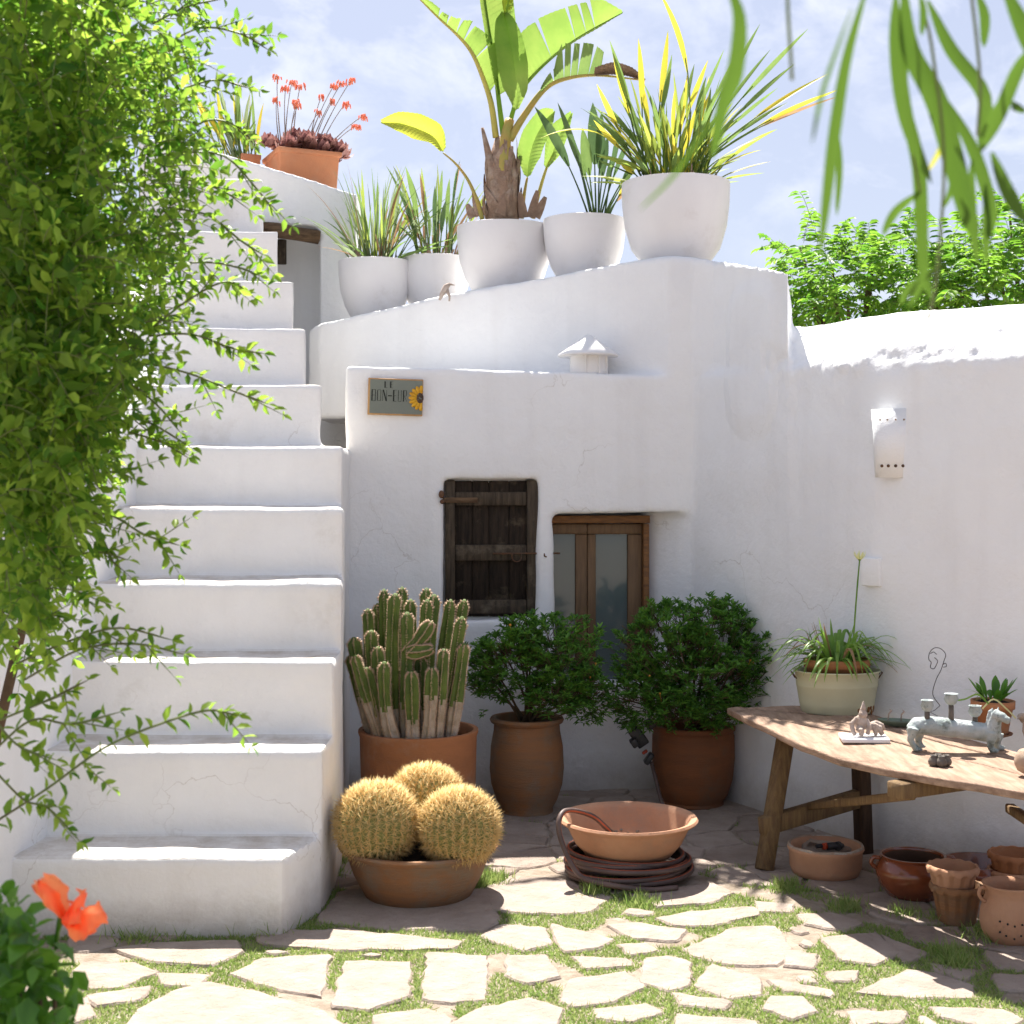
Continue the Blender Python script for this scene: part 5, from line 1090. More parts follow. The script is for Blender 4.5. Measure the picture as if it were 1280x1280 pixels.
def lance(t, b0, tip, wid, m, sag=.0, petf=.55, side=None, mp=None, name="leaf", bow=None):
    b0, tip = Vector(b0), Vector(tip); L_ = (tip - b0).length
    md = (b0 + tip) / 2 + Vector((0, 0, L_ * sag)) if bow is None else Vector(bow)
    pts = bez(b0, md, tip, 12); k = max(1, int(12 * petf)); mb = MB()
    mb.tube(pts[:k + 1], [.0052 - .0022 * i / k for i in range(k + 1)], 6); n1 = len(mb.f)
    lp_ = pts[k - 1:]; n = len(lp_); ws = [wid * max(.06, math.sin(math.pi * min(1, (i + .35) / (n - .3)) ** .8)) for i in range(n)]; ws[-1] = .001
    sd = side or Vector((rnd(-.6, 1), rnd(-1, 1), rnd(-.2, .2))); strap(lp_, ws, sd, .35, mb)
    me = mb.me("l"); me.polygons.foreach_set('material_index', [0 if i < n1 else 1 for i in range(len(me.polygons))])
    return link(name, me, [mp or m, m], t)
def tuft(t, c, zs, R_, n, hl, spread, mats, wid, d, petf=.5, seed=1, bias=0.0, xoff=0):
    random.seed(seed)
    for i in range(n):
        a = rnd(0, 2 * math.pi); rr = R_ * .55 * math.sqrt(rnd(0, 1)); b0 = Vector((c.x + xoff + math.cos(a) * rr, d + math.sin(a) * rr * .9, zs - .01)); Lh = rnd(*hl)
        lean = rnd(.1, 1) ** 1.2 * spread; a2 = a + rnd(-.7, .7)
        tip = b0 + Vector((math.cos(a2) * lean + bias * rnd(0, 1), math.sin(a2) * lean * .8, math.sqrt(max(.01, Lh ** 2 - lean ** 2 * .8))))
        md = b0 * .5 + tip * .5 + Vector((-math.cos(a2) * lean * .18, 0, Lh * .12))
        lance(t, b0, tip, rnd(*wid), random.choice(mats), petf=petf, bow=md, mp=random.choice(mats))
    mb = MB()
    for i in range(46):     # dry sheath stubs
        a = rnd(0, 6.28); rr = R_ * .62 * math.sqrt(rnd(0, 1)); q = Vector((c.x + xoff + math.cos(a) * rr, d + math.sin(a) * rr, zs - .01)); e = q + Vector((math.cos(a) * rnd(.0, .05), math.sin(a) * .02, rnd(.04, .11))); mb.tube([q, e], [rnd(.005, .010), .003], 5)
    mb.build("dry_stubs", M['sheath'], t)['kind'] = 'stuff'

# pot A and B: grassy clumps
t, c, zs, R_, d = white_pot("white pot at the left end of the row with a grassy grey-green clump", 423, 514, 320, .42)
tuft(t, c, zs, R_, 105, (.28, .62), .42, [M['strap_s'], M['strap_s'], M['strap_g'], M['strap_l'], M['strap_s'], M['strap_g'], M['strap_b']], (.010, .020), d, .3, 3)
t, c, zs, R_, d = white_pot("small white pot, second from the left, with thin green stalks and narrow leaves", 500, 588, 316, .62)
tuft(t, c, zs, R_, 44, (.30, .62), .26, [M['strap_g'], M['strap_s'], M['strap_g'], M['strap_l'], M['strap_g'], M['strap_b'], M['strap_d']], (.018, .036), d, .55, 8)
# pot D: dark bird-of-paradise fans
t, c, zs, R_, d = white_pot("low white pot, fourth from the left, with dark upright paddle leaves", 679, 782, 265, .42)
random.seed(12)
for (bx, tx, ty_, w, bend, mm) in ((735, 668, 133, .055, -20, 'strap_d'), (738, 697, 128, .035, -14, 'strap_d'), (745, 741, 128, .075, 0, 'strap_d'), (748, 752, 140, .055, 3, 'strap_d'), (742, 728, 160, .06, -4, 'strap_g'), (752, 790, 165, .03, 6, 'strap_d'), (756, 812, 178, .03, 10, 'strap_d'), (744, 716, 175, .03, -5, 'strap_g'), (758, 798, 205, .03, 4, 'strap_g'), (750, 768, 190, .03, 2, 'strap_d'), (762, 790, 225, .025, 3, 'strap_y'), (748, 760, 170, .045, 3, 'strap_d'), (756, 778, 150, .03, 4, 'strap_d'), (760, 784, 240, .02, 2, 'strap_b'), (740, 706, 150, .03, -8, 'strap_d')):
    b0 = W(bx, 268, d + rnd(-.03, .05)); tip = W(tx, ty_, d + rnd(-.12, .12)); bw_ = W((bx + tx) / 2 - bend * .4, (268 + ty_) / 2 - 8, d)
    lance(t, b0, tip, w, M[mm], petf=.58, bow=bw_, side=Vector((1, rnd(-.5, .5), 0)), mp=M['strap_g' if mm == 'strap_g' else 'strap_d'])
# pot E: big yellowing clump
t, c, zs, R_, d = white_pot("largest white pot at the right end, with a wide clump of yellow-tipped leaves", 777, 912, 215, .38, base=.55)
tuft(t, c, zs, R_, 135, (.22, .60), .42, [M['strap_l'], M['strap_g'], M['strap_y'], M['strap_l'], M['strap_g']], (.018, .034), d, .55, 17)
random.seed(30)
for (bx, tx, ty_, w, mm, bend) in ((800, 746, 105, .03, 'strap_y', 0), (805, 765, 60, .035, 'strap_y', -4), (803, 798, 48, .035, 'strap_y', -6), (815, 835, 38, .035, 'strap_y', 0), (810, 762, 50, .03, 'strap_g', -8), (812, 840, 68, .03, 'strap_g', 0), (828, 885, 75, .028, 'strap_y', 0), (840, 905, 62, .022, 'strap_g', 3), (850, 950, 30, .024, 'strap_g', 3), (852, 1010, 36, .028, 'strap_g', 10), (856, 993, 80, .024, 'strap_g', 10), (858, 1036, 92, .028, 'strap_y', 14), (860, 1048, 112, .024, 'strap_y', 16), (862, 1056, 118, .026, 'strap_b', 22),
    (850, 963, 62, .02, 'strap_g', 6), (858, 972, 110, .022, 'strap_g', 10), (790, 748, 200, .02, 'strap_g', 0), (862, 985, 128, .022, 'strap_g', 10), (835, 868, 80, .026, 'strap_g', 0), (845, 930, 52, .024, 'strap_g', 0), (822, 800, 95, .03, 'strap_y', 0), (806, 742, 150, .028, 'strap_y', -3), (870, 940, 150, .02, 'strap_g', 4), (848, 905, 100, .024, 'strap_g', 4)):
    b0 = W(bx, 218, d + rnd(-.1, .08)); tip = W(tx, ty_, d + rnd(-.2, .12)); bw_ = W((bx + tx) / 2 - bend * .7, (218 + ty_) / 2 - bend * .9, d)
    lance(t, b0, tip, w, M[mm], petf=.60, bow=bw_, side=Vector((1, rnd(-.4, .4), .2)), mp=M['strap_g'])
lance(t, W(855, 215, d), W(823, -12, d - .05), .030, M['strap_y'], petf=.62, bow=W(880, 80, d), mp=M['strap_s'])
lance(t, W(800, 215, d), W(675, 173, d - .08), .035, M['strap_y'], petf=.45, bow=W(752, 138, d - .04), mp=M['strap_y'], side=Vector((0, 1, .3)))

# pot C: tall broad-leaved plant with torn paddles
t, c, zs, R_, d = white_pot("tall fibrous-trunked plant with torn paddle leaves in the third white pot from the left", 571, 690, 273, .40)
def LP(x, y, dd=0.0): return W(x, y, d + dd)
cone = [LP(628, 276, 0), LP(628, 250, 0), LP(629, 220, 0), LP(628, 195, 0), LP(627, 172, 0)]
mb = MB(); mb.tube(cone, [.092, .09, .092, .070, .035], 18); mb.build("trunk", M['sheath'], t)
random.seed(44)
for lv in range(7):
    n = 7
    for k in range(n):
        a = 2 * math.pi * (k + .5 * (lv % 2)) / n + rnd(-.1, .1); u = lv / 6.0; y0 = 272 - u * 66; ctr = LP(628, y0); rr = .094 - .02 * u
        b0 = ctr + Vector((math.cos(a) * rr, math.sin(a) * rr, 0)); a2 = a + (.5 if k % 2 else -.5)
        e = ctr + Vector((math.cos(a2) * rr * 1.15, math.sin(a2) * rr * 1.15, rnd(.10, .15))); md = (b0 + e) / 2 + Vector((math.cos(a), math.sin(a), 0)) * .014
        strap(bez(b0, md, e, 5), [.064, .060, .052, .040, .026, .010], (-math.sin(a), math.cos(a), 0), -.12).build("leaf_base", M['sheath'], t)
def stalk(P_, r0, r1, m=None, name="petiole"):
    ps = catmull([LP(*q) for q in P_], 5); n = len(ps); mb = MB(); mb.tube(ps, [r0 + (r1 - r0) * i / (n - 1) for i in range(n)], 8); return mb.build(name, m or M['petiole'], t), ps
for P_, r0, r1, m in ((((603, 160, -.02), (610, 190, -.04), (618, 225, -.05)), .008, .03, M['sheath']), (((650, 190, .0), (645, 215, -.03), (636, 240, -.06)), .010, .028, M['sheath']), (((637, 150, -.02), (632, 175, -.05), (629, 215, -.06)), .026, .034, M['petiole'])): stalk(P_, r0, r1, m)
def paddle(mid, wl, wr, m, nl, tearL=(), tearR=(), dy=.03, curlz=0.0):
    """blade halves either side of a midrib; wl/wr half-widths in photograph pixels; tears split a half into separate leaflets"""
    ps = catmull([LP(*q) for q in mid], 10); n = len(ps)
    for sgn, ww, tears in ((-1, wl, tearL), (1, wr, tearR)):
        if not ww: continue
        cuts = [0] + [int(x * (n - 1)) for x in tears] + [n - 1]
        for a, c_ in zip(cuts, cuts[1:]):
            if c_ - a < 1: continue
            mb = MB(); vs = []; m_ = c_ - a; cen = (a + c_) / 2
            sh = rnd(-.02, .02)
            for i in range(a, c_ + 1):
                u = i / (n - 1); k = u * (len(ww) - 1); j = min(int(k), len(ww) - 2); w = (ww[j] + (ww[j + 1] - ww[j]) * (k - j)) * d / F
                t_ = (ps[min(i + 1, n - 1)] - ps[max(i - 1, 0)]).normalized(); sd = Vector((t_.z, 0, -t_.x)).normalized() * sgn
                gap = 0 if len(cuts) == 2 else (cen - i) / max(1, m_) * .012
                for q in range(4):
                    f = q / 3; pinch = gap * f * 1.6
                    vs.append(ps[i] + sd * w * f + t_ * pinch + t_ * w * f * .28 + Vector((0, (.005 if i % 2 else -.005) * (f > 0) - dy * math.sin(f * 1.9) + (sh * f), -w * f * f * curlz)))
            fs = [(i * 4 + q, i * 4 + q + 1, (i + 1) * 4 + q + 1, (i + 1) * 4 + q) for i in range(m_) for q in range(3)]
            mb.add(vs, fs); mb.build("leaf_blade", m, t)
    return ps
# left arching leaf
stalk(((620, 172, -.02), (614, 130, -.03), (604, 98, -.04), (590, 66, -.05), (572, 44, -.05), (548, 22, -.05), (520, -6, -.05)), .018, .004, M['rib'])
paddle(((611, 118, -.03), (600, 90, -.04), (588, 64, -.05), (572, 44, -.05), (548, 22, -.05), (520, -6, -.05)), None, [8, 26, 32, 30, 26, 22, 12, 9, 7, 1], M['paddle'], 0, (), (.32, .52, .62, .72, .80))
# upright leaf running out of the top of the frame
stalk(((629, 168, -.01), (624, 130, -.02), (618, 80, -.02), (610, 30, -.02), (602, -30, 0)), .016, .005, M['paddle'])
paddle(((623, 120, -.02), (618, 80, -.02), (610, 30, -.02), (604, -8, 0), (598, -60, .02)), [2, 5, 6, 6, 5, 2], [14, 28, 34, 36, 30, 4], M['paddle'], 0)
paddle(((645, 138, -.10), (646, 110, -.11), (641, 70, -.10), (633, 30, -.07), (629, 16, -.05)), [3, 17, 21, 19, 11, 2], [3, 13, 17, 16, 9, 2], M['paddle'], 0)
paddle(((632, 22, -.03), (634, 8, -.03), (637, -6, -.03)), [2, 7, 5], [2, 8, 4], M['paddle_y'], 0)
# right leaf
stalk(((633, 170, 0), (645, 128, -.01), (660, 102, -.02), (690, 72, -.02), (725, 46, -.02), (778, 16, 0)), .014, .003, M['paddle'])
paddle(((655, 108, -.02), (672, 86, -.02), (697, 65, -.02), (725, 46, -.02), (752, 31, 0), (778, 16, 0)), [12, 44, 47, 43, 38, 34, 24, 2], [2, 3, 3, 3, 3, 3, 2, 1], M['paddle'], 0, (.34, .56, .66, .74))
# yellowing right leaf, tip dried white
stalk(((637, 175, -.04), (655, 145, -.05), (680, 112, -.06), (705, 99, -.06), (745, 94, -.06), (802, 100, -.05)), .022, .004, M['petiole'])
paddle(((676, 118, -.06), (690, 106, -.06), (705, 99, -.06), (726, 95, -.06), (750, 94, -.06)), [5, 9, 14, 40, 38, 36, 28], None, M['strap_g'], 0, (.3, .5, .62, .72, .86))
paddle(((742, 95, -.06), (765, 92, -.06), (785, 95, -.05), (805, 103, -.05)), [8, 12, 9, 2], [3, 4, 3, 1], M['sheath'], 0)
# low broad yellow leaf to the left
stalk(((603, 274, -.05), (596, 250, -.06), (585, 225, -.06), (570, 205, -.06), (554, 191, -.06)), .013, .004)
paddle(((554, 190, -.06), (543, 172, -.07), (525, 162, -.08), (500, 154, -.09), (477, 153, -.09)), [3, 12, 15, 11, 2], [5, 16, 17, 12, 2], M['paddle_y'], 0)
# low leaves to the right
stalk(((652, 273, .02), (655, 245, .02), (659, 222, .02)), .013, .006); paddle(((659, 222, .02), (661, 200, .01), (668, 175, 0), (682, 150, 0), (692, 140, 0)), [4, 16, 17, 13, 2], [4, 14, 15, 10, 2], M['paddle'], 0)
stalk(((666, 273, .04), (674, 240, .04), (684, 208, .03), (694, 190, .03)), .013, .004, M['rib']); paddle(((682, 210, .03), (691, 190, .03), (701, 165, .04), (714, 142, .05)), [3, 12, 13, 2], [3, 11, 10, 2], M['paddle'], 0)
for q in ((600, 270, 592, 240), (655, 272, 650, 240), (664, 272, 672, 238), (670, 272, 682, 246), (592, 272, 584, 255)):
    b0, e = LP(q[0], q[1], -.05), LP(q[2], q[3], -.06); strap(bez(b0, (b0 + e) / 2, e, 4), [.05, .05, .045, .035, .02], (1, .1, 0), -.5).build("leaf_base", M['sheath'], t)

# driftwood bird at the parapet edge
q = W(557, 371, 7.42); z0 = HC - (371 - HY) * 7.5 / F; t = thing("driftwood_piece", "small forked driftwood piece standing on the terrace edge before the white pots", "ornament", (q.x, q.y + .06, z0 - .02))
mb = MB(); mb.tube([(-.035, 0, 0), (-.02, 0, .035), (.0, 0, .07), (.018, 0, .085)], [.006, .013, .016, .009], 8); mb.tube([(.0, 0, .06), (.018, .005, .02), (.016, .005, -.005)], [.012, .006, .005], 7); mb.tube([(.015, 0, .085), (.045, 0, .078)], [.008, .002], 6); mb.build("driftwood", M['clay'], t, world=False)

# terracotta planter with succulent and coral blooms on the high parapet
dP = 9.0
def planter(x0, x1, ytop, ybot, label):
    c = W((x0 + x1) / 2, 0, dP); w = (x1 - x0) / 2 * dP / F; zt = HC - (ytop - HY) * dP / F; zb = HC - (ybot - HY) * dP / F
    t = thing("potted_plant", label, "potted plant", (c.x, c.y, zb), rz=R(24)); w2 = w / 1.33; mb = MB()
    for z, k in ((0, .88), (zt - zb - .03, .98), (zt - zb - .03, 1.04), (zt - zb, 1.06), (zt - zb, .94), (zt - zb - .05, .92)): mb.v += [(sx * w2 * k, sy * w2 * k, z) for sx, sy in ((-1, -1), (1, -1), (1, 1), (-1, 1))]
    for j in range(5): mb.f += [(j * 4 + k, j * 4 + (k + 1) % 4, (j + 1) * 4 + (k + 1) % 4, (j + 1) * 4 + k) for k in range(4)]
    mb.f += [(3, 2, 1, 0), (20, 21, 22, 23)]; mb.mi = [0] * len(mb.f); o = mb.build("planter", M['terra_orange'], t, world=False, smooth=False); bevel(o, .006, 2, 30); return t, c, zt
t, c, zt = planter(326, 428, 195, 264, "square orange terracotta planter of purple succulents with coral flower stalks on the high parapet")
random.seed(61)
for (x, y) in [(rnd(332, 430), rnd(172, 200)) for _ in range(34)]:
    y = max(y, 172 + abs(x - 378) * .3)
    ce = W(x, y + 1, dP + rnd(-.14, .08)); rs = MB()
    for k in range(13):
        a = k * 2.4; el = .25 + k * .085; dr = Vector((math.cos(a) * math.cos(el), math.sin(a) * math.cos(el), math.sin(el))); L_ = rnd(.065, .10) * (1 - k * .02)
        strap(bez(ce, ce + dr * L_ * .5 + Vector((0, 0, -.008)), ce + dr * L_ + Vector((0, 0, .012)), 4), [.016, .042, .054, .04, .004], (-math.sin(a), math.cos(a), 0), .4, rs)
    rs.build("rosette", M['succ'], t)
for (bx, tx, ty_) in ((352, 341, 100), (358, 352, 112), (356, 358, 104), (366, 375, 107), (362, 364, 128), (382, 415, 103), (385, 424, 98), (392, 435, 93), (386, 409, 117), (398, 432, 124), (404, 452, 137), (390, 418, 122), (360, 380, 132), (376, 396, 138), (350, 345, 128), (408, 440, 150)):
    b0 = W(bx, 190, dP); e = W(tx, ty_, dP + rnd(-.1, .1)); ps = bez(b0, (b0 + e) / 2 + Vector((-.02, 0, .02)), e, 7); mb = MB(); mb.tube(ps, [.0035] * 4 + [.0025] * 4, 5); mb.build("flower_stalk", M['redstem'], t)
    fm = MB()
    for k in range(15):
        a = rnd(0, 6.28); rr = rnd(0, .032); q = e + Vector((math.cos(a) * rr, math.sin(a) * rr, rnd(-.004, .016))); fm.tube([q, q + Vector((math.cos(a) * .006, math.sin(a) * .004, -rnd(.018, .034)))], [.0052, .0032], 5)
    fm.build("flower_head", M['coral'], t)
t, c, zt = planter(296, 327, 195, 264, "small orange terracotta planter of upright green leaves half hidden by the vine")
random.seed(9)
for k in range(42):
    x = rnd(255, 325); b0 = W(x * .5 + 155 + rnd(-8, 8), 200, dP + rnd(-.05, .06)); e = W(x + rnd(-18, 14), rnd(108, 170), dP + rnd(-.12, .12)); lance(t, b0, e, rnd(.02, .04), M[random.choice(['strap_g', 'strap_g', 'strap_s', 'strap_y'])], petf=.25, bow=(b0 + e) / 2 + Vector((rnd(-.03, .03), 0, .04)))

# ============================================================ FOLIAGE MASSES
def leaf_mass(name, P, D, S_, m, parent, w=.45, kind='stuff', roll=.5):
    Xs, Ds, Zs = frames(D, roll=roll); me = scatter(name, LEAF_V, LEAF_F, P, Xs, Ds, Zs, np.stack([S_ * w, S_, S_], 1)); o = link(name, me, m, parent)
    if kind: o['kind'] = kind
    return o
# trees beyond the garden wall
def tree(label, spots, trunk, lean, seed, leaf=.085, dens=1.0):
    random.seed(seed); np.random.seed(seed); t = thing("leafy_tree", label, "tree", trunk, "trees beyond the garden wall")
    tr = Vector(trunk); P, D, S_ = [], [], []; top = tr + Vector(lean); mb = MB(); ps = bez(tr, (tr + top) / 2 + Vector((.1, 0, 0)), top, 6); mb.tube(ps, [.09, .08, .07, .06, .055, .05, .045], 9); mb.build("trunk", M['twig'], t); tw = MB()
    for (px, py, d, rx, rz, n) in spots:
        c = W(px, py + (34 if py < 340 else 12), d); a, bz = rx * d / F, rz * d / F; mb = MB(); mb.tube(bez(ps[random.choice((3, 4, 5, 6))], (top + c) / 2 + Vector((0, 0, -.1)), c, 6), [.03, .026, .022, .018, .014, .01, .007], 6); mb.build("limb", M['twig'], t)
        for _ in range(int(n * dens)):
            v = Vector((random.gauss(0, .42), random.gauss(0, .42), random.gauss(0, .42))); q = c + Vector((v.x * a * 1.3, v.y * .5, v.z * bz * 1.3)); out = Vector((v.x, v.y * .6, v.z + .25)).normalized()
            # a drooping pinnate spray
            L_ = rnd(.14, .26); dr = (out + Vector((rnd(-.5, .5), rnd(-.5, .5), rnd(-.2, .4)))).normalized(); e = q + dr * L_ + Vector((0, 0, -.05)); sp = bez(q, q + dr * L_ * .6 + Vector((0, 0, .02)), e, 5); tw.tube(sp[::1], .0016, 3, cap=False)
            for k in range(13):
                u = (k + 1) / 13 * 5; i = min(int(u), 4); p_ = sp[i].lerp(sp[i + 1], u - i); s_ = -1 if k % 2 else 1; lat = dr.cross(Vector((0, 0, 1))).normalized() * s_
                P.append(p_); D.append(lat * .7 + dr * .5 + Vector((0, 0, -.45))); S_.append(rnd(.7, 1.1) * leaf)
    leaf_mass("foliage", np.array([tuple(p) for p in P]), np.array([tuple(p) for p in D]), np.array(S_), M['treeleaf'], t, .34); tw.build("sprays", M['vinestem'], t)['kind'] = 'stuff'
tree("bright leafy tree just right of the high house corner, behind the garden wall", [(1000, 275, 8.4, 25, 16, 16), (1040, 300, 8.2, 45, 35, 90), (1010, 345, 8.3, 38, 38, 110), (1060, 355, 8.1, 50, 40, 150), (1085, 310, 8.2, 40, 40, 90), (1030, 390, 8.2, 50, 30, 120), (1095, 265, 8.3, 36, 14, 20), (975, 318, 8.5, 25, 8, 8), (915, 322, 8.8, 14, 5, 6)], (2.15, 8.4, -.01), (-.15, .0, 2.0), 5, .075, .38)
tree("bright leafy tree behind the garden wall at the right edge of the frame", [(1150, 320, 8.0, 45, 38, 110), (1200, 330, 7.9, 50, 40, 140), (1250, 310, 7.9, 48, 50, 150), (1290, 290, 8.0, 40, 60, 110), (1160, 365, 7.9, 60, 30, 120), (1240, 365, 7.8, 50, 28, 120), (1262, 235, 8.2, 25, 26, 30), (1215, 270, 8.1, 30, 14, 18), (1330, 330, 8.0, 40, 70, 90)], (2.95, 8.3, -.01), (.1, 0, 2.0), 6, .075, .38)

# ============================================================ CLIMBING VINE in the left foreground
random.seed(101); np.random.seed(101)
vn = thing("climbing_vine", "big bright green climbing vine hanging over the wall on the left", "vine", (-1.5, 3.55, 0))
EDGE = [(-40, 215), (0, 222), (100, 225), (200, 212), (300, 205), (400, 190), (470, 150), (540, 115), (600, 85), (680, 62), (760, 42), (840, 30), (920, 22), (1000, 14), (1060, -10)]
def edge(y):
    for (a, xa), (c, xc) in zip(EDGE, EDGE[1:]):
        if a <= y <= c: return xa + (xc - xa) * (y - a) / (c - a)
    return 0
for (px, d_, r0) in ((10, 3.5, .028), (40, 3.6, .022), (75, 3.75, .016)):
    b0 = Vector(((px - 640) / F * d_ - .35, d_ - .05, 0)); e = W(px + 60, -60, d_ + .1); mid = W(px - 30, 700, d_); mb = MB(); ps = catmull([b0, mid, W(px + 15, 350, d_), e], 8); mb.tube(ps, [r0 * (1 - .5 * i / len(ps)) for i in range(len(ps))], 8); mb.build("stem", M['twig'], vn)
P, D, S_ = [], [], []; TP, TD, TS_ = [], [], []; tw = MB()
def leaf_at(q, dr, s, near=False):
    if near: TP.append(q); TD.append(dr); TS_.append(s)
    else: P.append(q); D.append(dr); S_.append(s)
def spray(ps, step, size, near=False, r=.0022):
    tw.tube(ps, [r] * (len(ps) - 2) + [r * .7, r * .3], 4, cap=False); L_ = sum((ps[i + 1] - ps[i]).length for i in range(len(ps) - 1)); n = max(3, int(L_ / step))
    for k in range(n + 1):
        u = k / n * (len(ps) - 1); i = min(int(u), len(ps) - 2); p_ = ps[i].lerp(ps[i + 1], u - i); t_ = (ps[i + 1] - ps[i]).normalized(); sz = size * rnd(.6, 1.15) * (1.0 if k < n * .85 else .7)
        for s_ in ((-1, 1) if random.random() < .75 else (1,)):
            lat = t_.cross(Vector((0, 1, 0))).normalized() * s_; leaf_at(p_, lat * rnd(.5, 1) + t_ * rnd(.2, .9) + Vector((rnd(-.4, .4), rnd(-.7, .7), rnd(-.5, .3))), sz, near)
    leaf_at(ps[-1], (ps[-1] - ps[-2]).normalized(), size * .8, near)
# dense body
cnt = 0
while cnt < 2050:
    y = rnd(-60, 1060); ex = edge(max(-40, min(1060, y))); x = ex * (1.02 - abs(random.gauss(0, .45))) if random.random() < .45 else rnd(-70, ex * .62)
    if x < -90 or (y > 560 and random.random() < .45 + (y - 560) / 480): continue
    if x > 110 and y < 480 and random.random() < .5: continue
    dd = rnd(2.85, 3.6) if x < 150 else rnd(3.0, 3.6); q = W(x, y, dd)
    if mnoise.noise(q * 3.6) < -.28 and x > 40: continue
    a = rnd(-.6, 1.6); dr = Vector((rnd(-.2, 1), rnd(-.6, .5), rnd(-1.0, .7))).normalized(); L_ = rnd(.06, .15); spray(bez(q, q + dr * L_ * .5 + Vector((0, 0, .012)), q + dr * L_ + Vector((0, 0, -.01)), 4), .024, rnd(.026, .040) if x > 90 else rnd(.032, .056), False, .0014); cnt += 1
# long sprays reaching to the right, as in the photograph
for P_, dd in ((((200, 60), (250, 35), (300, 42), (335, 62)), 3.3), (((190, 30), (235, 8), (280, -2)), 3.4), (((215, 175), (262, 150), (300, 160), (318, 182)), 3.3), (((225, 190), (280, 195), (320, 235), (342, 264)), 3.3), (((215, 260), (262, 270), (300, 300), (328, 318)), 3.3), (((210, 330), (262, 328), (300, 335), (325, 345)), 3.3), (((190, 410), (240, 372), (285, 352), (318, 372)), 3.2), (((185, 420), (240, 418), (290, 435), (330, 442)), 3.2), (((190, 455), (240, 468), (290, 488), (335, 505)), 3.2), (((160, 540), (200, 552), (235, 572)), 3.2), (((150, 470), (195, 505), (225, 540)), 3.2),
    (((90, 640), (140, 645), (180, 668), (225, 682)), 3.1), (((70, 700), (120, 690), (160, 700)), 3.1), (((20, 830), (90, 800), (150, 785), (215, 800)), 3.0), (((30, 850), (100, 812), (170, 805), (230, 818)), 3.0), (((0, 900), (60, 875), (110, 850)), 2.9), (((-10, 1030), (60, 985), (130, 935), (200, 905), (260, 888), (298, 895)), 2.8), (((-10, 940), (40, 900), (90, 905), (150, 890)), 2.8), (((-10, 960), (30, 1000), (60, 1010), (100, 1052)), 2.75), (((20, 580), (80, 600), (140, 590), (170, 600)), 3.1), (((60, 600), (110, 640), (150, 720)), 3.1), (((40, 640), (80, 720), (120, 760)), 3.1), (((-10, 800), (50, 770), (100, 775)), 3.0), (((230, 110), (270, 100), (310, 110)), 3.4), (((235, 225), (270, 235), (300, 250)), 3.4), (((150, 520), (190, 530), (240, 560)), 3.2), (((-20, 880), (20, 930), (70, 950)), 2.8)):
    ps = catmull([W(x, y, dd) for x, y in P_], 5); spray(ps, .026, .036, True, .0024)
    for k in range(2):
        i = random.randint(len(ps) // 4, len(ps) - 4); q = ps[i]; dr = Vector((rnd(.2, .8), rnd(-.4, .4), rnd(-.8, .3))).normalized(); spray(bez(q, q + dr * .04, q + dr * .09, 4), .022, .032, True, .0014)
tw.build("twigs", M['vinestem'], vn)['kind'] = 'stuff'
toa = lambda L_: np.array([tuple(v) for v in L_])
leaf_mass("foliage", toa(P), toa(D), np.array(S_), M['vine'], vn, .48, roll=.9)
def leaf_objects(TP, TD, TS_, m, parent, w, roll=.7, cap=300):
    me = mesh_np("leaf", np.array(LEAF_V), np.array(LEAF_F)); me.materials.append(m); me.polygons.foreach_set('use_smooth', [True] * len(me.polygons))
    Xs, Ds, Zs = frames(toa(TD), roll=roll); base = wpos(parent)
    for i in range(min(cap, len(TP))):
        o = bpy.data.objects.new("leaf", me); C.objects.link(o); o.parent = parent; s = TS_[i]
        o.matrix_local = Matrix.Translation(Vector(TP[i]) - base) @ Matrix((Vector(Xs[i]), Vector(Ds[i]), Vector(Zs[i]))).transposed().to_4x4() @ Matrix.Diagonal((s * w, s, s, 1))
idx = list(range(len(TP))); random.shuffle(idx); k3 = idx[:300]; rest = idx[300:]
leaf_objects([TP[i] for i in k3], [TD[i] for i in k3], [TS_[i] for i in k3], M['vine'], vn, .48)
if rest: leaf_mass("spray_foliage", toa([TP[i] for i in rest]), toa([TD[i] for i in rest]), np.array([TS_[i] for i in rest]), M['vine'], vn, .48, roll=.7)

# ============================================================ HIBISCUS in the left bottom corner
random.seed(77); np.random.seed(77); dI = 2.35
hb_ = thing("hibiscus_bush", "dark glossy hibiscus bush with one orange bloom in the near left corner", "flowering bush", (-.80, 2.4, 0))
TP, TD, TS_ = [], [], []
for k in range(9):
    q = W(rnd(5, 85), rnd(1180, 1290), dI + rnd(-.05, .1)); b0 = Vector((-.80 + rnd(-.06, .06), 2.4 + rnd(-.05, .05), 0)); mb = MB(); mb.tube(bez(b0, b0 * .3 + q * .7 + Vector((rnd(-.03, .03), 0, -.1)), q, 7), [.009] * 3 + [.006] * 3 + [.004] * 2, 6); mb.build("stem", M['twig'], hb_)
for k in range(560):
    x = rnd(-60, 96); y = rnd(1125, 1420); 
    lim_ = 1150 + max(0, (x - 40)) * .9 - (22 if x < 30 else 0)
    if y < lim_: continue
    q = W(x, y, dI + rnd(-.12, .16)); TP.append(q); TD.append(Vector((rnd(-.8, .9), rnd(-1, .2), rnd(-.9, .7)))); TS_.append(rnd(.030, .062))
for k in range(30): TP.append(W(rnd(-10, 28), rnd(1118, 1170), dI + rnd(-.05, .1))); TD.append(Vector((rnd(-.6, .6), rnd(-.7, .1), rnd(-.2, .9)))); TS_.append(rnd(.025, .045))
random.shuffle(TP) if 0 else None
n_in = [i for i in range(len(TP))]
leaf_objects(TP[-300:], TD[-300:], TS_[-300:], M['hibleaf'], hb_, .62, 1.0, 300)
if len(TP) > 300: leaf_mass('foliage', toa(TP[:-300]), toa(TD[:-300]), np.array(TS_[:-300]), M['hibleaf'], hb_, .62, roll=1.0)
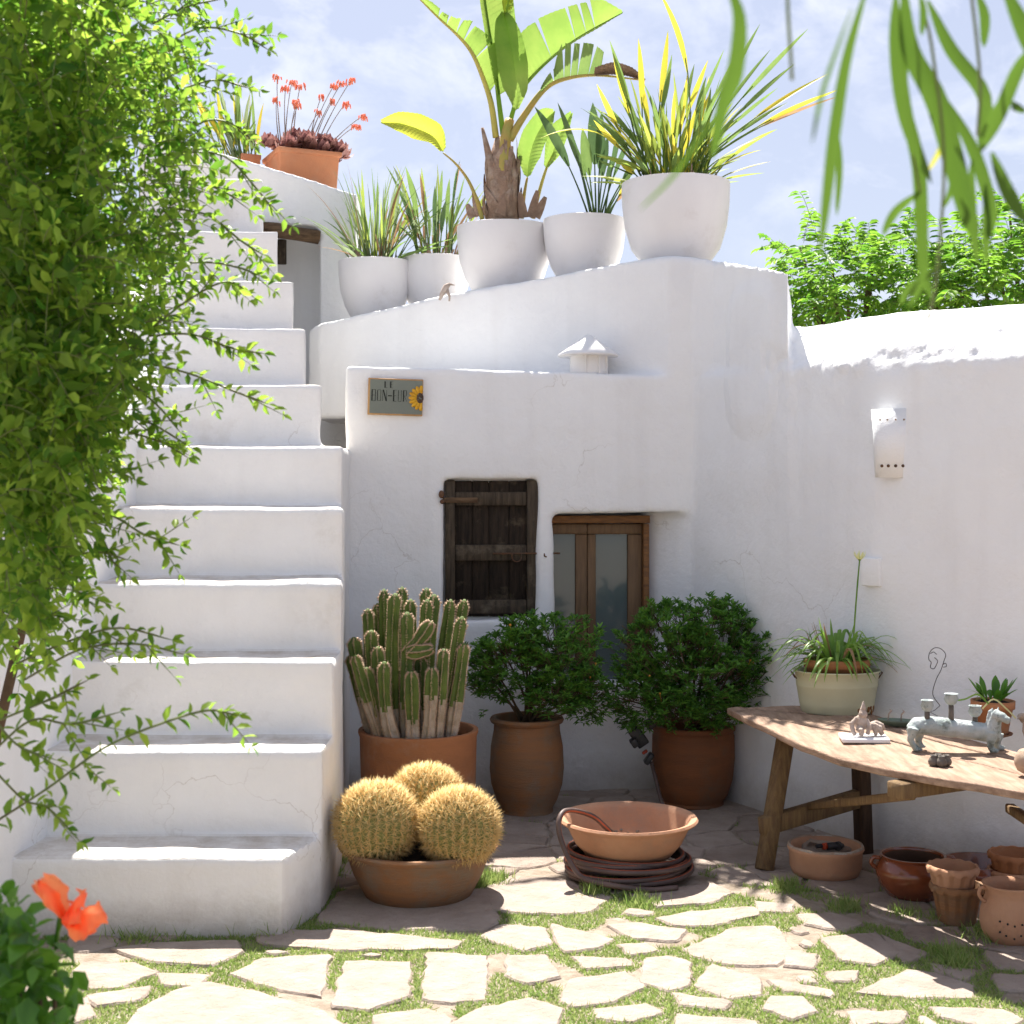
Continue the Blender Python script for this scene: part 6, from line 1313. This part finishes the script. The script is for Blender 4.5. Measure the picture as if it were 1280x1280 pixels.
fc = W(76, 1148, dI - .06); mb = MB(); mb.tube([W(70, 1185, dI), W(72, 1165, dI - .03), fc], [.004, .004, .006], 7); mb.build("flower_stalk", M['hibleaf'], hb_)
ax = Vector((.45, -.25, -.35)).normalized()
PET = [((76, 1148), (60, 1118), (42, 1106), 10), ((78, 1146), (66, 1112), (52, 1098), 16), ((82, 1142), (92, 1122), (108, 1113), 14), ((84, 1145), (112, 1138), (135, 1152), 20), ((80, 1150), (98, 1158), (122, 1161), 16), ((80, 1146), (88, 1140), (100, 1130), 18)]
for (a, m_, e, w) in PET:
    ps = bez(W(a[0], a[1], dI - .05), W(m_[0], m_[1], dI - .11), W(e[0], e[1], dI - .09), 11); s = dI / F; mb = MB(); vs = []; ph_ = rnd(0, 6)
    for i, p_ in enumerate(ps):
        u = i / 11; t_ = (ps[min(i + 1, 11)] - ps[max(i - 1, 0)]).normalized(); sd = Vector((.35, .6, .7)); sd = (sd - t_ * sd.dot(t_)).normalized(); nn = sd.cross(t_); hw = w * .8 * s * (.30 + 1.0 * math.sin(min(1, u * 1.08) * math.pi * .80)) * (.55 if i == 11 else 1)
        for q in range(9):
            v = q / 4 - 1; ed = abs(v) ** 2 * u; vs.append(p_ + sd * v * hw + nn * (.010 * abs(v) + ed * .009 * math.sin(u * 15 + v * 5 + ph_)) + t_ * (-.010 * v * v * u + .004 * math.sin(v * 9 + ph_) * u))
    mb.add(vs, [(i * 9 + q, i * 9 + q + 1, (i + 1) * 9 + q + 1, (i + 1) * 9 + q) for i in range(11) for q in range(8)]); mb.build("petal", M['hib'], hb_)
mb = MB(); mb.ball(W(88, 1150, dI - .08), (.014, .012, .012), 9, 7); mb.build("flower_throat", M['hib'], hb_)

# ============================================================ HANGING LANCE LEAVES in the right foreground
random.seed(88); np.random.seed(88)
bmb = thing("bamboo", "out-of-focus hanging bamboo sprays with long narrow leaves across the top right corner", "bamboo", (.98, 1.30, 0))
mb = MB(); culm = catmull([Vector((.98, 1.30, 0)), Vector((.99, 1.3, 1.2)), Vector((.90, 1.32, 2.2)), Vector((.62, 1.35, 2.75)), Vector((.30, 1.4, 2.7)), Vector((.12, 1.42, 2.45))], 6); mb.tube(culm, [.007 - .004 * i / len(culm) for i in range(len(culm))], 8); mb.build("culm", M['vinestem'], bmb)
def BL(P_, wpx, d, m='bamboo'):
    ps = catmull([W(x, y, d) for x, y in P_], 5); n = len(ps); s = d / F; ww = [wpx * (.74 if d > 1.38 else .64) * s * max(.08, math.sin(math.pi * (i + .4) / (n + .2)) ** .7) for i in range(n)]; ww[-1] = .0004
    strap(ps, ww, (1, .2, 0), .3).build("leaf", M[m], bmb)
def BS(P_, d, r=.0018):
    mb = MB(); ps = catmull([W(x, y, d) for x, y in P_], 5); mb.tube(ps, r, 5); mb.build("twig", M['vinestem'], bmb)
BS(((1185, -120), (1150, -30), (1165, 60), (1180, 200), (1170, 350), (1160, 400)), 1.45); BS(((1010, -160), (985, -40), (990, 100)), 1.3); BS(((1150, -150), (1120, -30), (1130, 120), (1150, 240)), 1.5, .0014); BS(((930, -160), (925, -20)), 1.25)
BL(((905, -30), (925, 20), (920, 90), (905, 130), (890, 200)), 34, 1.25); BL(((1085, -20), (1060, 70), (1045, 160), (1035, 240), (1025, 320)), 26, 1.3); BL(((1065, 10), (1030, 110), (1015, 180)), 10, 1.1)
BL(((1120, -10), (1122, 60), (1135, 150), (1165, 230)), 30, 1.45); BL(((1130, -20), (1140, 60), (1175, 130), (1210, 260), (1222, 300)), 44, 1.45); BL(((1135, 60), (1130, 120), (1150, 210), (1155, 330), (1165, 375)), 26, 1.5); BL(((1165, 100), (1215, 180), (1240, 260), (1235, 300)), 26, 1.5)
BL(((1225, 190), (1245, 150), (1270, 90), (1290, 60)), 26, 1.4); BL(((1225, 175), (1255, 130), (1285, 140)), 24, 1.45); BL(((1240, 190), (1262, 240), (1285, 280)), 28, 1.4); BL(((1215, 200), (1216, 260), (1222, 330)), 18, 1.5); BL(((1232, 230), (1234, 290), (1232, 330)), 16, 1.5)
BL(((1222, -10), (1232, 20), (1230, 60)), 20, 1.5); BL(((1255, -20), (1290, 50), (1300, 70)), 40, 1.4); BL(((1150, -10), (1155, 15), (1152, 45)), 14, 1.4); BL(((1047, 160), (1050, 210), (1046, 270)), 12, 1.5)
BL(((1150, 240), (1120, 265), (1103, 295)), 16, 1.5); BL(((1190, 210), (1190, 235), (1180, 260)), 12, 1.5); BL(((1170, 160), (1178, 180), (1160, 215)), 10, 1.5, 'strap_y'); BL(((905, 130), (870, 180), (840, 222), (800, 262)), 9, 1.0); BL(((1180, 330), (1140, 360), (1125, 380)), 18, 1.45)
BL(((1160, 330), (1150, 360), (1135, 385)), 14, 1.2); BL(((1160, 0), (1190, 60), (1232, 120), (1225, 190)), 30, 1.5)
BS(((1222, 170), (1225, 100), (1215, 0), (1200, -100)), 1.45)
